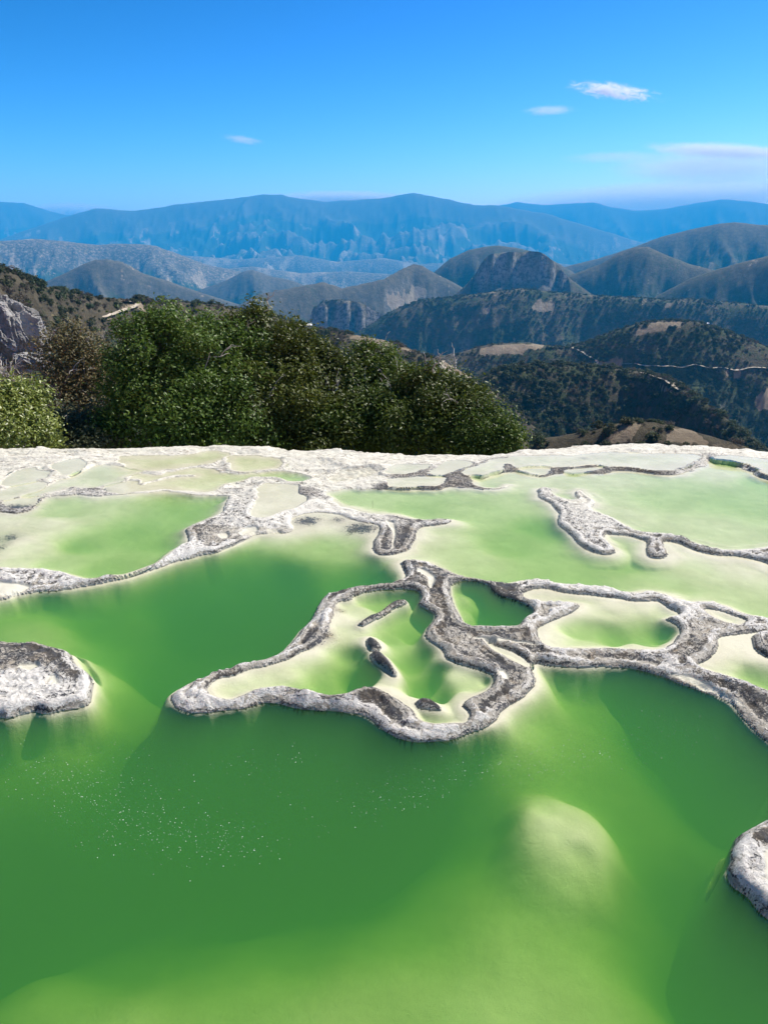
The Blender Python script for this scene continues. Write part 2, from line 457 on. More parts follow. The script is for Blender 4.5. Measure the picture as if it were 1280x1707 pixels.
POOLS = [
 # name, level, default depth, shore length, outline, [(px,py,depth)...]
 ('deep_pool', 0.0, 0.8, 0.17, MAIN, [
  (50,1050,.5),(200,1000,.95),(330,985,1.2),(450,950,1.2),(540,905,.5),(600,905,.45),(540,872,.05),(610,890,.08),(500,880,.07),(575,872,.05),(600,950,1.0),(480,1030,1.4),
  (300,1080,1.1),(170,1125,.45),(168,1170,.5),(212,1140,.8),(205,1200,1.1),(120,1212,.35),(110,1260,.9),(60,1230,.8),(250,1240,1.05),(190,1260,1.2),(400,1215,1.6),(600,1225,1.7),
  (680,1265,1.8),(500,1260,1.5),(780,1255,.9),(820,1215,.3),(860,1190,.36),(900,1150,.5),(940,1190,.62),(1000,1150,.7),(1100,1160,1.0),(1200,1220,1.15),(1260,1270,1.15),(1230,1340,.85),
  (900,1270,.55),(1000,1260,.75),(1060,1300,.65),(400,1330,1.15),(200,1350,1.15),(60,1320,1.15),(0,1420,1.1),(600,1340,1.0),(760,1330,.8),(845,1500,.36),(900,1480,.42),(1008,1592,.30),(850,1668,.27),(420,1480,.72),(200,1480,.8),
  (60,1600,.46),(200,1680,.34),(420,1600,.44),(560,1670,.33),(700,1600,.38),(740,1480,.7),(790,1400,.72),(850,1450,.6),(1040,1400,.55),(1120,1350,.7),(1100,1480,.55),
  (940,1290,.62),(1190,1430,1.2),(1180,1540,1.3),(1250,1590,1.4),(1140,1620,.6),(1200,1690,.34),(1080,1680,.33),(960,1560,.4),(1280,1680,.6),(900,1620,.36),
  (800,850,.45),(770,920,.34),(850,900,.55),(950,940,.48),(1100,975,.36),(1200,985,.27),(1150,945,.25),(620,830,.42),(700,840,.5),(880,800,.22),(860,830,.4),(668,928,.10),(700,925,.25),
  (715,895,.22),(1100,830,.42),(1200,830,.45),(1190,880,.28),(1040,855,.25),(1000,830,.3),(910,870,.7),(1045,925,.55),(1125,925,.10),(1230,945,.12),(1000,800,.26),(1210,790,.2),(1260,800,.5),(960,855,.12)]),
 ('pale_pool', 0.045, 0.42, 0.16, [(-90,946),(-90,850),(0,853),(30,856),(55,849),(66,838),(90,827),(130,825),(160,827),(185,825),(215,823),(250,821),(280,819),(300,821),(330,824),
  (360,825),(380,828),(375,847),(367,854),(355,861),(335,870),(320,876),(311,883),(313,895),(315,905),(295,914),(272,930),(250,940),(222,950),(200,955),(180,956),(160,961),
  (140,963),(125,961),(110,956),(85,952),(50,948),(0,949)],
  [(15,870,.06),(0,900,.12),(35,900,.05),(10,925,.07),(30,935,.16),(70,870,.10),(60,910,.12),(110,850,.3),(130,900,.46),(230,880,.48),(330,840,.5),(290,890,.5),(180,935,.42),(90,935,.3)]),
 ('inner_pool', 0.05, 0.4, 0.08, [(347,1152),(348,1143),(362,1131),(387,1126),(404,1118),(421,1113),(454,1107),(482,1098),(505,1087),(525,1078),(535,1068),(548,1052),(552,1036),(558,1016),
  (566,1003),(584,1001),(592,993),(615,986),(647,982),(680,982),(699,986),(701,997),(700,1010),(720,1021),(725,1032),(716,1045),(713,1060),(722,1072),(737,1085),(746,1099),(760,1106),
  (780,1111),(800,1117),(820,1126),(824,1136),(817,1147),(800,1155),(785,1161),(774,1175),(783,1188),(774,1198),(750,1199),(725,1201),(700,1196),(685,1182),(668,1168),(652,1158),(632,1146),
  (622,1141),(610,1142),(592,1149),(561,1157),(533,1154),(505,1148),(477,1141),(454,1143),(421,1147),(392,1158),(376,1161),(357,1158)],
  [(375,1142,.10),(430,1128,.10),(480,1118,.10),(500,1138,.3),(545,1125,.42),(590,1130,.55),(605,1105,.75),(590,1080,.45),(565,1030,.03),(545,1065,.04),(520,1085,.04),(580,1050,.12),(590,1015,.12),
   (630,1000,.42),(680,995,.5),(610,1065,.05),(655,1060,.35),(680,1085,.5),(655,1050,.4),(690,1040,.55),(715,1035,.5),(700,1120,.65),(718,1150,.62),(735,1090,.14),(750,1125,.12),(790,1135,.16),(810,1135,.5),
   (760,1160,.05),(740,1175,.10),(650,1145,.02),(675,1160,.03),(640,1130,.05),(720,1180,.3),(770,1185,.04)]),
 ('inner_pool', 0.05, 0.62, 0.06, [(755,973),(775,968),(795,970),(810,977),(822,988),(835,995),(858,1003),(882,1013),(887,1022),(874,1030),(866,1043),(835,1044),(800,1042),(783,1041),(768,1030),
  (758,1010),(752,990)], [(775,985,.3),(770,1005,.35),(800,1030,.42),(840,1030,.6),(860,1015,.9),(820,1000,1.0),(790,985,.6)]),
 ('inner_pool', 0.05, 0.35, 0.12, [(871,988),(902,980),(943,988),(984,992),(1032,997),(1063,1002),(1094,1002),(1115,1014),(1134,1024),(1116,1027),(1106,1032),(1122,1040),(1131,1053),(1122,1067),
  (1098,1079),(1060,1079),(1012,1077),(943,1077),(916,1074),(898,1064),(896,1049),(919,1037),(947,1024),(966,1010),(953,1003),(909,1002),(878,997)],
  [(900,990,.08),(950,995,.14),(1020,1006,.05),(1080,1010,.05),(1115,1020,.15),(1000,1020,.12),(960,1045,.32),(1020,1050,.42),(1080,1060,.4),(1110,1050,.65),(920,1060,.06),(960,1070,.2),(1060,1075,.12)]),
 ('shallow_pool', 0.06, 0.08, 0.08, [(1176,1015),(1204,1019),(1228,1027),(1242,1034),(1228,1038),(1204,1031),(1184,1023)], []),
 ('inner_pool', 0.05, 0.2, 0.15, [(1163,1106),(1178,1100),(1195,1085),(1197,1066),(1220,1058),(1280,1052),(1400,1040),(1400,1190),(1280,1152),(1252,1140),(1218,1128),(1185,1117)],
  [(1210,1075,.05),(1240,1060,.05),(1200,1105,.12),(1250,1120,.34),(1280,1130,.34),(1230,1090,.06)]),
 ('shallow_pool', 0.03, 0.04, 0.05, [(812,1073),(830,1077),(860,1089),(884,1106),(876,1108),(850,1096),(825,1083)], []),
 ('far_pool', 0.06, 0.16, 0.25, [(200,761),(225,759),(285,759),(320,757),(345,752),(382,754),(377,762),(350,770),(320,774),(295,777),(262,782),(225,781),(207,776)], []),
 ('far_pool', 0.06, 0.15, 0.2, [(382,761),(400,759),(427,759),(460,764),(480,770),(470,776),(440,779),(420,784),(400,784),(385,779),(380,770)], []),
 ('far_pool', 0.045, 0.14, 0.14, [(217,796),(232,791),(265,791),(295,783),(320,780),(340,779),(357,783),(370,788),(395,791),(425,789),(445,785),(470,784),(490,787),(510,792),(519,795),(508,798),
  (480,799),(465,794),(440,791),(420,793),(402,800),(377,805),(367,810),(345,817),(320,816),(287,814),(240,815),(205,820),(185,819),(174,813),(190,806),(214,802)],
  [(480,793,.35),(500,796,.4),(440,788,.25),(360,800,.14),(220,812,.04),(300,788,.12),(380,797,.2)]),
 ('far_pool', 0.06, 0.035, 0.1, [(428,812),(445,804),(465,805),(490,809),(500,811),(496,821),(509,829),(506,837),(490,845),(470,851),(445,861),(427,862),(416,857),(421,845),(428,830),(430,819)], []),
 ('far_pool', 0.05, 0.15, 0.2, [(135,787),(160,776),(185,775),(215,780),(240,785),(225,789),(207,794),(202,801),(175,807),(150,810),(120,808),(95,815),(50,827),(35,825),(62,817),(100,801),(120,795)], []),
 ('far_pool', 0.05, 0.07, 0.15, [(5,837),(25,830),(62,828),(80,826),(67,831),(60,840),(37,845),(15,844)], []),
 ('far_pool', 0.07, 0.06, 0.2, [(10,797),(25,785),(55,780),(82,785),(76,795),(45,802),(10,808)], []),
 ('far_pool', 0.06, 0.07, 0.2, [(-40,828),(0,818),(20,809),(50,804),(72,806),(70,813),(40,822),(0,831)], []),
 ('far_pool', 0.09, 0.06, 0.2, [(90,775),(120,764),(142,768),(140,776),(122,787),(100,790)], []),
 ('far_pool', 0.08, 0.09, 0.12, [(641,781),(655,776),(685,773),(714,775),(706,781),(685,785),(655,786)], []),
 ('far_pool', 0.05, 0.07, 0.1, [(646,803),(660,797),(700,794),(744,796),(738,801),(720,806),(680,808),(655,807)], []),
 ('far_pool', 0.07, 0.035, 0.12, [(708,788),(725,778),(745,769),(770,766),(786,769),(775,778),(755,785),(735,790)], []),
 ('far_pool', 0.06, 0.09, 0.2, [(772,786),(780,779),(800,772),(830,765),(860,760),(960,759),(1010,753),(1060,755),(1120,757),(1155,758),(1166,764),(1150,773),(1135,778),(1110,781),(1080,779),(1042,774),
  (1012,774),(985,770),(960,773),(935,775),(902,773),(877,774),(858,776),(851,772),(842,773),(836,781),(815,786),(795,790)], []),
 ('far_pool', 0.03, 0.08, 0.1, [(859,782),(885,778),(917,778),(921,783),(905,788),(880,786)], []),
 ('far_pool', 0.03, 0.1, 0.1, [(941,783),(965,779),(995,777),(998,781),(975,785),(950,786)], []),
 ('far_pool', 0.09, 0.1, 0.2, [(1186,763),(1203,758),(1240,761),(1280,766),(1340,774),(1340,800),(1283,788),(1262,778),(1247,770),(1217,766)], []),
]
# rock standing in the water: (what, height, outline)
ISLES = [
 ('strand', .06, [(897,817),(910,814),(921,816),(920,822),(935,830),(950,835),(962,832),(960,822),(967,819),(977,822),(987,833),(990,840),(984,847),(992,855),(1010,861),(1030,871),(1045,880),(1060,886),
   (1085,891),(1120,895),(1145,901),(1167,911),(1195,918),(1225,920),(1255,918),(1280,914),(1340,905),(1420,900),(1420,985),(1330,962),(1280,941),(1250,931),(1220,926),(1190,925),(1160,918),(1135,907),(1112,902),
   (1104,905),(1107,914),(1112,924),(1106,930),(1090,931),(1079,925),(1077,914),(1077,903),(1060,897),(1042,893),(1020,891),(1008,890),(1007,899),(1017,910),(1026,919),(1020,924),(1005,924),(982,918),(967,909),(958,897),
   (948,889),(933,877),(929,869),(934,860),(929,850),(915,838),(902,829)]),
 ('west_isle', .095, [(-40,1080),(0,1077),(31,1080),(62,1080),(103,1089),(119,1097),(126,1109),(141,1122),(153,1134),(156,1150),(153,1162),(144,1175),(125,1181),(103,1184),(78,1189),(59,1185),(41,1189),(19,1196),
   (0,1198),(-60,1194),(-115,1155),(-95,1100)]),
 ('east_isle', .11, [(1280,1370),(1257,1383),(1241,1392),(1230,1399),(1225,1412),(1219,1423),(1215,1447),(1216,1466),(1223,1479),(1241,1492),(1253,1506),(1264,1520),(1282,1535),(1330,1560),(1400,1545),(1445,1460),(1405,1385),(1335,1357)]),
 ('ridge_stone', .06, [(680,1008),(660,1010),(642,1018),(630,1027),(612,1038),(601,1049),(608,1051),(623,1043),(638,1031),(655,1021),(675,1014)]),
 ('stone_b', .06, [(610,1073),(624,1075),(634,1084),(630,1091),(612,1091)]),
 ('stone_c', .06, [(618,1096),(635,1098),(650,1112),(662,1130),(657,1136),(645,1129),(627,1115),(617,1105)]),
 ('stone_d', .06, [(692,1178),(710,1175),(730,1183),(738,1190),(725,1193),(700,1191),(691,1185)]),
 ('isle_e', .06, [(1252,1067),(1280,1062),(1320,1072),(1310,1108),(1270,1101),(1253,1085)]),
 ('mid_strand', .03, [(217,803),(232,805),(243,809),(255,804),(275,799),(300,796),(322,795),(322,797),(300,798),(277,801),(258,806),(246,811),(232,808),(217,805)]),
]
# shallow dry or brim-full pans of smooth cream crust on the rock
PANS = [[(692,946),(702,942),(716,948),(728,962),(728,978),(716,980),(710,966),(700,954)], [(828,1117),(842,1113),(855,1122),(850,1130),(836,1128)],
 [(395,882),(407,873),(430,871),(432,880),(410,886)], [(442,873),(460,875),(474,880),(467,886),(447,885)], [(-20,968),(30,966),(58,970),(32,981),(-20,990)],
 [(550,782),(570,775),(615,776),(630,782),(602,791),(555,795)], [(515,786),(530,779),(545,775),(540,783),(525,789)], [(1268,1420),(1285,1410),(1310,1440),(1295,1490),(1272,1465)],
 [(770,1053),(800,1058),(850,1062),(900,1072),(900,1076),(850,1069),(800,1066)], [(640,860),(660,864),(662,885),(655,910),(648,912),(652,885),(645,872)],
 [(150,796),(180,792),(200,794),(190,800),(160,802)], [(360,884),(378,880),(384,887),(370,893)], [(30,1106),(60,1102),(70,1110),(50,1118),(28,1116)], [(76,1126),(98,1120),(104,1134),(90,1140)], [(1110,1115),(1160,1122),(1200,1140),(1240,1165),(1236,1170),(1195,1148),(1150,1131)]]
# stain of the crust: (px, py, dark algae, white salt)
STAIN = [(50,980,.25,.8),(150,970,.2,.95),(250,945,.2,.95),(330,915,.28,.85),(400,880,.38,.7),(370,850,.45,.65),(345,878,.5,.5),(400,820,.42,.7),(430,800,.4,.7),(480,797,.35,.7),(505,820,.6,.4),(470,870,.35,.6),
 (520,845,.3,.6),(570,848,.2,.75),(620,862,.4,.5),(645,890,.5,.45),(672,890,.7,.3),(660,918,.6,.35),(700,866,.55,.45),(740,867,.55,.4),(600,800,.2,.85),(560,805,.3,.75),
 (50,770,.08,.6),(150,765,.15,.6),(100,800,.2,.5),(170,815,.5,.5),(300,817,.2,.7),(250,787,.3,.6),(360,778,.4,.6),(440,782,.4,.5),(20,850,.6,.4),(300,748,.0,.55),(500,752,.0,.55),
 (560,760,.1,.6),(650,765,.15,.8),(740,760,.2,.9),(720,772,.5,.5),(700,791,.6,.3),(740,803,.68,.2),(780,810,.68,.25),(650,811,.65,.3),(760,795,.68,.2),(845,780,.65,.25),(900,791,.7,.2),(940,787,.7,.2),(1000,745,.15,.9),(1100,744,.1,.95),(900,748,.15,.9),(1210,770,.5,.5),(1250,785,.5,.5),(1080,783,.68,.25),(1020,778,.68,.25),(1140,780,.5,.5),(1240,752,.15,.9),
 (908,820,.48,.6),(925,838,.5,.55),(945,855,.45,.6),(960,895,.4,.65),(1000,915,.42,.55),(1095,920,.6,.4),(1150,908,.58,.4),(1250,922,.4,.65),(975,835,.3,.75),(1030,880,.4,.65),
 (890,972,.2,.7),(1000,980,.0,.85),(1100,990,.0,.85),(1150,1030,.1,.7),(1150,1052,.3,.45),(1160,1072,.45,.35),(1200,1010,.0,.85),(1260,1035,.05,.85),(940,967,.05,.8),(1060,985,.0,.85),(1140,1005,.0,.85),(920,1028,.1,.75),(885,1038,.5,.4),(1190,1050,.2,.6),(1265,1085,.65,.3),
 (950,1088,.25,.6),(950,1104,.6,.3),(1050,1092,.3,.6),(1050,1108,.6,.3),(1130,1118,.3,.6),(1130,1135,.6,.3),(1200,1140,.5,.5),(1220,1168,.45,.5),(1250,1165,.6,.35),(1270,1220,.5,.4),(900,1075,.45,.35),(1160,1105,.5,.4),
 (683,935,.6,.4),(700,938,.5,.45),(690,962,.5,.4),(760,955,.55,.35),(800,968,.6,.3),(832,984,.9,.05),(735,970,.6,.3),(705,1000,.48,.4),(735,1030,.52,.4),(750,1055,.5,.25),(800,1080,.42,.15),(860,1105,.6,.3),(885,1130,.4,.6),(830,1160,.62,.35),(820,1190,.5,.5),(850,1050,.5,.3),
 (780,1215,.3,.7),(740,1225,.25,.9),(690,1228,.2,.95),(650,1205,.2,.9),(660,1180,.62,.3),(640,1160,.7,.2),(610,1180,.2,.9),(615,1152,.72,.2),(560,1180,.3,.8),(560,1163,.65,.25),(500,1168,.3,.8),(500,1155,.65,.3),(440,1160,.25,.85),(440,1149,.6,.3),(380,1175,.12,.97),(330,1172,.1,.97),
 (310,1155,.2,.9),(335,1145,.55,.4),(370,1117,.62,.4),(390,1122,.75,.15),(420,1104,.45,.6),(490,1070,.3,.8),(520,1070,.75,.2),(530,1025,.3,.8),(545,1005,.4,.6),(580,985,.65,.35),(600,978,.68,.3),(650,974,.68,.25),
 (60,1088,.7,.3),(30,1098,.6,.3),(60,1150,.18,.9),(20,1150,.2,.9),(110,1120,.55,.45),(140,1150,.35,.65),(100,1170,.3,.8),(80,1184,.6,.4),
 (1250,1395,.6,.3),(1235,1450,.4,.5),(1228,1430,.55,.3),(1255,1470,.1,.95),(1245,1420,.25,.8),(1265,1505,.45,.4),(1300,1480,.3,.6)]
STONES_DARK = ('ridge_stone', 'stone_b', 'stone_c', 'stone_d')

def lay(pts, level, crest=0.05, smooth=True, sub=3):
    """pixels to metres on the pool's level; a shore hidden behind its own rim is read at the rim's crest"""
    pts = [p for p in pts]
    xy = []
    for p in pts:
        xy.append((p[1], p[2]) if p[0] == OUT else on_plane(p[0], p[1], level))
    P = np.array(xy, float)
    area = 0.5 * np.sum(P[:, 0] * np.roll(P[:, 1], -1) - np.roll(P[:, 0], -1) * P[:, 1])
    sgn = 1.0 if area > 0 else -1.0
    T = np.roll(P, -1, 0) - np.roll(P, 1, 0)
    N = np.stack([T[:, 1], -T[:, 0]], 1) * sgn
    N /= np.linalg.norm(N, axis=1, keepdims=True) + 1e-9
    C = -P / (np.linalg.norm(P, axis=1, keepdims=True) + 1e-9)
    f = np.clip((N * C).sum(1), 0, 1)
    Q = P.copy()
    for i, p in enumerate(pts):
        if p[0] != OUT:
            Q[i] = on_plane(p[0], p[1], level + crest * f[i])
    if sgn < 0:
        Q = Q[::-1]
    return smooth_poly(Q, True, sub) if smooth else Q

POOL_XY = [lay(p[4], p[1], 0.075 if k == 0 else 0.035) for k, p in enumerate(POOLS)]
ISLE_XY = [lay(i[2], 0.0, 0.0) for i in ISLES]
PAN_XY = [lay(p, 0.09, 0.0) for p in PANS]

# polar sheet about a point behind the camera, finer where the photograph is closer
GO = -4.0
EDGE = [(-400,752),(-200,745),(0,741),(60,742),(100,744),(150,743),(250,741),(400,740),(500,741),(560,743),(620,747),(700,750),(760,751),(820,749),(860,746),(900,741),(960,737),(1040,735),(1100,736),(1180,740),(1230,744),(1280,748),(1400,756),(1600,770)]
ex, ey = on_plane([e[0] for e in EDGE], [e[1] for e in EDGE], 0.13)
ea, er = np.arctan2(ex, ey - GO), np.hypot(ex, ey - GO)
NA, NR = 840, 780
aa = np.linspace(rad(-31), rad(31), NA)
re_ = np.interp(aa, ea, er) + 0.05 * vnoise(aa * 60, aa * 0, 5) + 0.03 * vnoise(aa * 170, aa * 0, 6)
r0 = 5.0
tt = np.linspace(0, 1, NR)
gf = (np.exp(1.25 * tt) - 1) / (np.exp(1.25) - 1)
RR = r0 + (re_[None, :] + 1.3 - r0) * gf[:, None]
AA = np.broadcast_to(aa[None, :], RR.shape)
GX = (RR * np.sin(AA)).astype(np.float32).ravel()
GY = (RR * np.cos(AA) + GO).astype(np.float32).ravel()
OVER = (RR - re_[None, :]).astype(np.float32).ravel()
WARP = 0.03 + 0.09 * sstep(11.5, 13.5, GY)
wx = GX + WARP * fbm(GX * 3.1, GY * 3.1, 11, 3) 
wy = GY + WARP * fbm(GX * 3.1, GY * 3.1, 21, 3) 
NV = len(GX)

def near_box(poly, m):
    lo, hi = poly.min(0) - m, poly.max(0) + m
    return np.nonzero((wx > lo[0]) & (wx < hi[0]) & (wy > lo[1]) & (wy < hi[1]))[0]

def idw(pts, x, y, power=3.2, eps=0.12):
    num = np.zeros((pts.shape[1] - 2,) + x.shape, np.float32)
    den = np.zeros(x.shape, np.float32)
    for q in pts:
        w = 1.0 / ((x - q[0]) ** 2 + (y - q[1]) ** 2 + eps * eps) ** (power / 2)
        den += w
        for k in range(pts.shape[1] - 2):
            num[k] += w * q[2 + k]
    return num / den

d_out = np.full(NV, 9.0, np.float32)          # rock: distance to the nearest water
d_in = np.zeros(NV, np.float32)               # water: distance to its shore
pool_id = np.full(NV, -1, np.int16)
lev_n = np.full(NV, 0.06 * 0.02, np.float32)
lev_d = np.full(NV, 0.02, np.float32)
for k, poly in enumerate(POOL_XY):
    idx = near_box(poly, 1.0)
    d, ins = seg_dist(wx[idx], wy[idx], poly)
    i_in = idx[ins]
    better = d[ins] > d_in[i_in]
    sel = i_in[better]
    d_in[sel] = d[ins][better]
    pool_id[sel] = k
    i_o = idx[~ins]
    d_out[i_o] = np.minimum(d_out[i_o], d[~ins])
    w = 1.0 / (d[~ins] + 0.03) ** 3
    lev_n[i_o] += w * POOLS[k][1]
    lev_d[i_o] += w
lev_rock = lev_n / lev_d
H_rock = 0.050 + 0.045 * fbm(GX * 1.5, GY * 1.5, 31, 3)
isle_id = np.full(NV, -1, np.int16)
for k, poly in enumerate(ISLE_XY):
    idx = near_box(poly, 1.6)
    d, ins = seg_dist(wx[idx], wy[idx], poly)
    a = idx[ins]
    was = pool_id[a] >= 0
    lev_rock[a] = np.where(was, np.array([p[1] for p in POOLS])[pool_id[a]], lev_rock[a])
    isle_id[a] = k
    pool_id[a] = -1
    d_out[a] = np.where(was, d[ins], np.minimum(d_out[a], d[ins]))
    H_rock[a] = ISLES[k][1] * (1 + 0.2 * fbm(GX[a] * 2, GY[a] * 2, 33, 2))
    b = idx[~ins]
    d_in[b] = np.minimum(d_in[b], d[~ins])
water = pool_id >= 0
rock = ~water
# far flats are lower and smoother
far = sstep(9.5, 13.5, GY)
H_rock = np.where(isle_id >= 0, H_rock, H_rock * (1 - 0.72 * far))
steep = 0.036 + 0.015 * sstep(0.05, 0.2, H_rock)
crust = fbm(GX * 15, GY * 15, 41, 3, .6) * 0.026 + fbm(GX * 4, GY * 4, 43, 2) * 0.026 - ridged(GX * 8, GY * 8, 45, 3) * 0.045 + 0.014
prof = 1 - np.exp(-d_out / steep)
# slightly hollow tops, as the growing lips stand highest near the shore
lip = np.exp(-((d_out - 0.07 - 0.02 * fbm(GX * 3, GY * 3, 47, 2)) / 0.035) ** 2) * 0.016
Z = lev_rock + H_rock * prof + lip * (1 - far) + crust * sstep(0.03, 0.10, d_out) * (1 - 0.6 * far)
pan = np.zeros(NV, np.float32)
for poly in PAN_XY:
    idx = near_box(poly, 0.2)
    d, ins = seg_dist(wx[idx], wy[idx], poly)
    a = idx[ins]
    pan[a] = np.maximum(pan[a], sstep(0.0, 0.05, d[ins]))
Z = np.where(rock, Z - pan * (0.022 + crust), Z)
ledge = ridged(GX * 0.55 + 0.4 * fbm(GX * 1.2, GY * 1.2, 93, 2), GY * 1.5, 95, 3)
Z = np.where(rock, Z + far * (0.045 - 0.15 * ledge) * sstep(0.02, 0.15, d_out), Z)
# the beds of the pools: walls below the rims that face the viewer fall steeply, other shores have a pale shelf
fall = -(np.gradient(d_in.reshape(NR, NA), axis=0) / np.gradient(RR, axis=0)).ravel()
def box_blur(a, n):
    for ax in (0, 1):
        c = np.cumsum(np.concatenate([np.repeat(a.take([0], ax), n + 1, ax), a, np.repeat(a.take([-1], ax), n, ax)], ax), axis=ax)
        a = (c.take(range(2 * n + 1, c.shape[ax]), ax) - c.take(range(0, c.shape[ax] - 2 * n - 1), ax)) / (2 * n + 1)
    return a
fall = box_blur(box_blur(fall.reshape(NR, NA).astype(np.float64), 7), 7).ravel()
fall = np.clip(fall * 1.2, 0, 1).astype(np.float32)
depth = np.zeros(NV, np.float32)
for k, p in enumerate(POOLS):
    m = np.nonzero(pool_id == k)[0]
    if not len(m):
        continue
    x, y = GX[m], GY[m]
    if p[5]:
        cp = []
        for (px, py, dd) in p[5]:
            q = on_plane(px, py, p[1])
            cp.append((q[0], q[1], dd))
        cp = np.array(cp)
        eps = 0.5 - 0.27 * sstep(4.0, 9.0, y) if k == 0 else 0.1
        cp[:, 2] = np.where(cp[:, 2] > 0.95, cp[:, 2] * 1.2, cp[:, 2])
        D = idw(cp, x + 0.10 * fbm(x * 1.2, y * 1.2, 51, 3), y + 0.10 * fbm(x * 1.2, y * 1.2, 55, 3), 3.4, eps)[0]
    else:
        D = np.full(len(m), p[2], np.float32)
    s = p[3] * (0.65 + 0.8 * sstep(-0.5, 0.6, fbm(x * 1.1, y * 1.1, 61, 2)))
    if k == 0:
        s = s * (1 - 0.45 * sstep(0.2, 0.8, fall[m])) * np.where(y > 8.6, 1.1, 1.0)
    D = np.minimum(D * np.clip((0.26 if k == 0 else 0.46) + 0.62 * D, 0.32, 1.15), 1.6) * np.clip(1.75 * CAM_H / np.hypot(y, CAM_H) - 0.25, 0.2, 1.05)
    dep = D * (1 - np.exp(-(d_in[m] / s) ** (1.9 if k == 0 else 1.7)))
    dep = dep * (1 + 0.05 * fbm(x * 1.6, y * 1.6, 65, 2)) + 0.004 * fbm(x * 8, y * 8, 68, 2) * np.clip(d_in[m] / 0.05, 0, 1)
    if k == 0:
        # drowned mounds of the near pool: px, py, radius px, depth of the top
        for (px, py, rx, ry, top, soft) in ((940, 1388, 98, 80, .11, .30), (345, 1218, 50, 9, .35, 1.0)):
            cx, cyy = on_plane(px, py, -top)
            ax = abs(on_plane(px + rx, py, -top)[0] - cx)
            ay = abs(on_plane(px, py - ry, -top)[1] - cyy)
            rr = np.hypot((x - cx) / ax, (y - cyy) / ay) * (1 + 0.12 * fbm(x * 2.5, y * 2.5, 71, 2))
            f = np.exp(-(rr / (1.0 if soft < .5 else .8)) ** (4.5 if soft < .5 else 2.0) * 0.8)
            bump = top + 0.05 * fbm(x * 3, y * 3, 74, 2)
            dep = np.where(dep > bump, dep + (bump - dep) * f, dep)
    depth[m] = np.maximum(dep, 0.004)
    Z[m] = p[1] - depth[m]
# water film running over the lip, then the drop
slope = np.clip(OVER + 0.5, 0, None)
Z = Z - 0.06 * slope ** 2 - np.where(OVER > 0, 1.9 * OVER ** 1.25, 0)
# right-hand lip stands a little proud
# stain attributes
sp = np.array([(*on_plane(a, b, 0.07), c, d) for (a, b, c, d) in STAIN])
dk = np.zeros(NV, np.float32)
sl = np.zeros(NV, np.float32)
ri = np.nonzero(rock)[0]
v = idw(sp, GX[ri] + 0.05 * fbm(GX[ri] * 5, GY[ri] * 5, 81, 2), GY[ri] + 0.05 * fbm(GX[ri] * 5, GY[ri] * 5, 85, 2), 4.0, 0.05)
dk[ri], sl[ri] = v[0] - 0.05, v[1]
for k, it in enumerate(ISLES):
    if it[0] in STONES_DARK:
        m = isle_id == k
        dk[m] = 0.85 * sstep(0.0, 0.05, d_out[m]) + 0.1
        sl[m] = 0.1
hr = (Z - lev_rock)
band = rock & (hr < 0.05) & (GY < 11)  # algae foot at the waterline, its dark colour also painting an undercut's shade
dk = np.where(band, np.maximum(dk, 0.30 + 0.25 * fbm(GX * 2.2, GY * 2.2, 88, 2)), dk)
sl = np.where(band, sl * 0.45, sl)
dk = dk * (1 - 0.9 * pan)
cream = np.where(water, 1.0, np.clip(pan, 0, 1))
cream = np.maximum(cream, far * rock * 0.7 * (1 - sstep(0.3, 0.55, dk)))
edge_cream = sstep(-1.4, -0.4, OVER) * sstep(0.5, -1.5, GX - 2.0)
cream = np.maximum(cream, edge_cream * 0.75)
dk = dk * (1 - 0.8 * edge_cream)
for (px, py, rx, ry, amt) in ((512, 868, 26, 9, .75), (602, 880, 34, 10, .8), (565, 866, 18, 6, .5), (30, 851, 34, 8, .8), (18, 899, 22, 10, .6), (160, 821, 30, 4, .7), (5, 915, 12, 8, .5),
                              (545, 1066, 20, 10, .6), (530, 1076, 16, 8, .6), (565, 1022, 14, 5, .45), (975, 768, 8, 2, .3)):
    cx, cyy = on_plane(px, py, 0)
    ax = abs(on_plane(px + rx, py, 0)[0] - cx)
    ay = abs(on_plane(px, py - ry, 0)[1] - cyy)
    g = np.exp(-((GX - cx) / ax) ** 2 - ((GY - cyy) / ay) ** 2)
    dk = np.maximum(dk, amt * g)
    cream = cream * (1 - 0.7 * g)

# which piece of the setting each face belongs to
SEED = {
 'long_rim': [(-60,990),(0,985),(60,975),(150,968),(250,945),(320,915),(380,895),(440,880),(370,850),(345,870),(400,830),(420,800),(470,870)],
 'arm_rim': [(500,850),(540,847),(590,855),(640,870),(650,905),(700,866),(745,867),(520,835)],
 'loop_rim': [(690,940),(760,955),(830,985),(700,1000),(735,1040),(800,1085),(860,1115),(885,1135),(840,1165),(780,1210),(690,1225),(640,1190),(600,1170),(500,1160),(400,1165),(310,1155),(360,1120),(450,1095),(520,1045),(540,1000),(600,978),(650,975),(750,1055),(750,980)],
 'pale_rim': [(900,970),(1000,978),(1100,990),(1160,1050),(1200,1010),(1280,1035),(1350,1060),(920,1030),(885,1035),(1160,1080),(870,975)],
 'dark_rim': [(950,1092),(1050,1098),(1150,1125),(1220,1165),(1280,1215),(1350,1260),(1180,1120),(910,1085)],
 'terrace': [(0,760),(100,760),(200,752),(300,750),(400,748),(500,755),(600,760),(700,760),(800,760),(900,750),(1000,748),(1100,748),(1200,752),(1280,760),(1350,765),(0,800),(100,795),(30,815),(120,790),(200,810),
   (120,820),(0,850),(300,818),(340,820),(250,787),(320,777),(380,782),(440,783),(500,790),(520,800),(470,800),(550,800),(600,805),(650,810),(700,790),(750,805),(800,812),(850,782),(900,792),(950,788),(1050,780),(1120,786),(1160,778),(1230,772),(1270,790),(545,815)]}
names = list(SEED)
sx, sy, sk = [], [], []
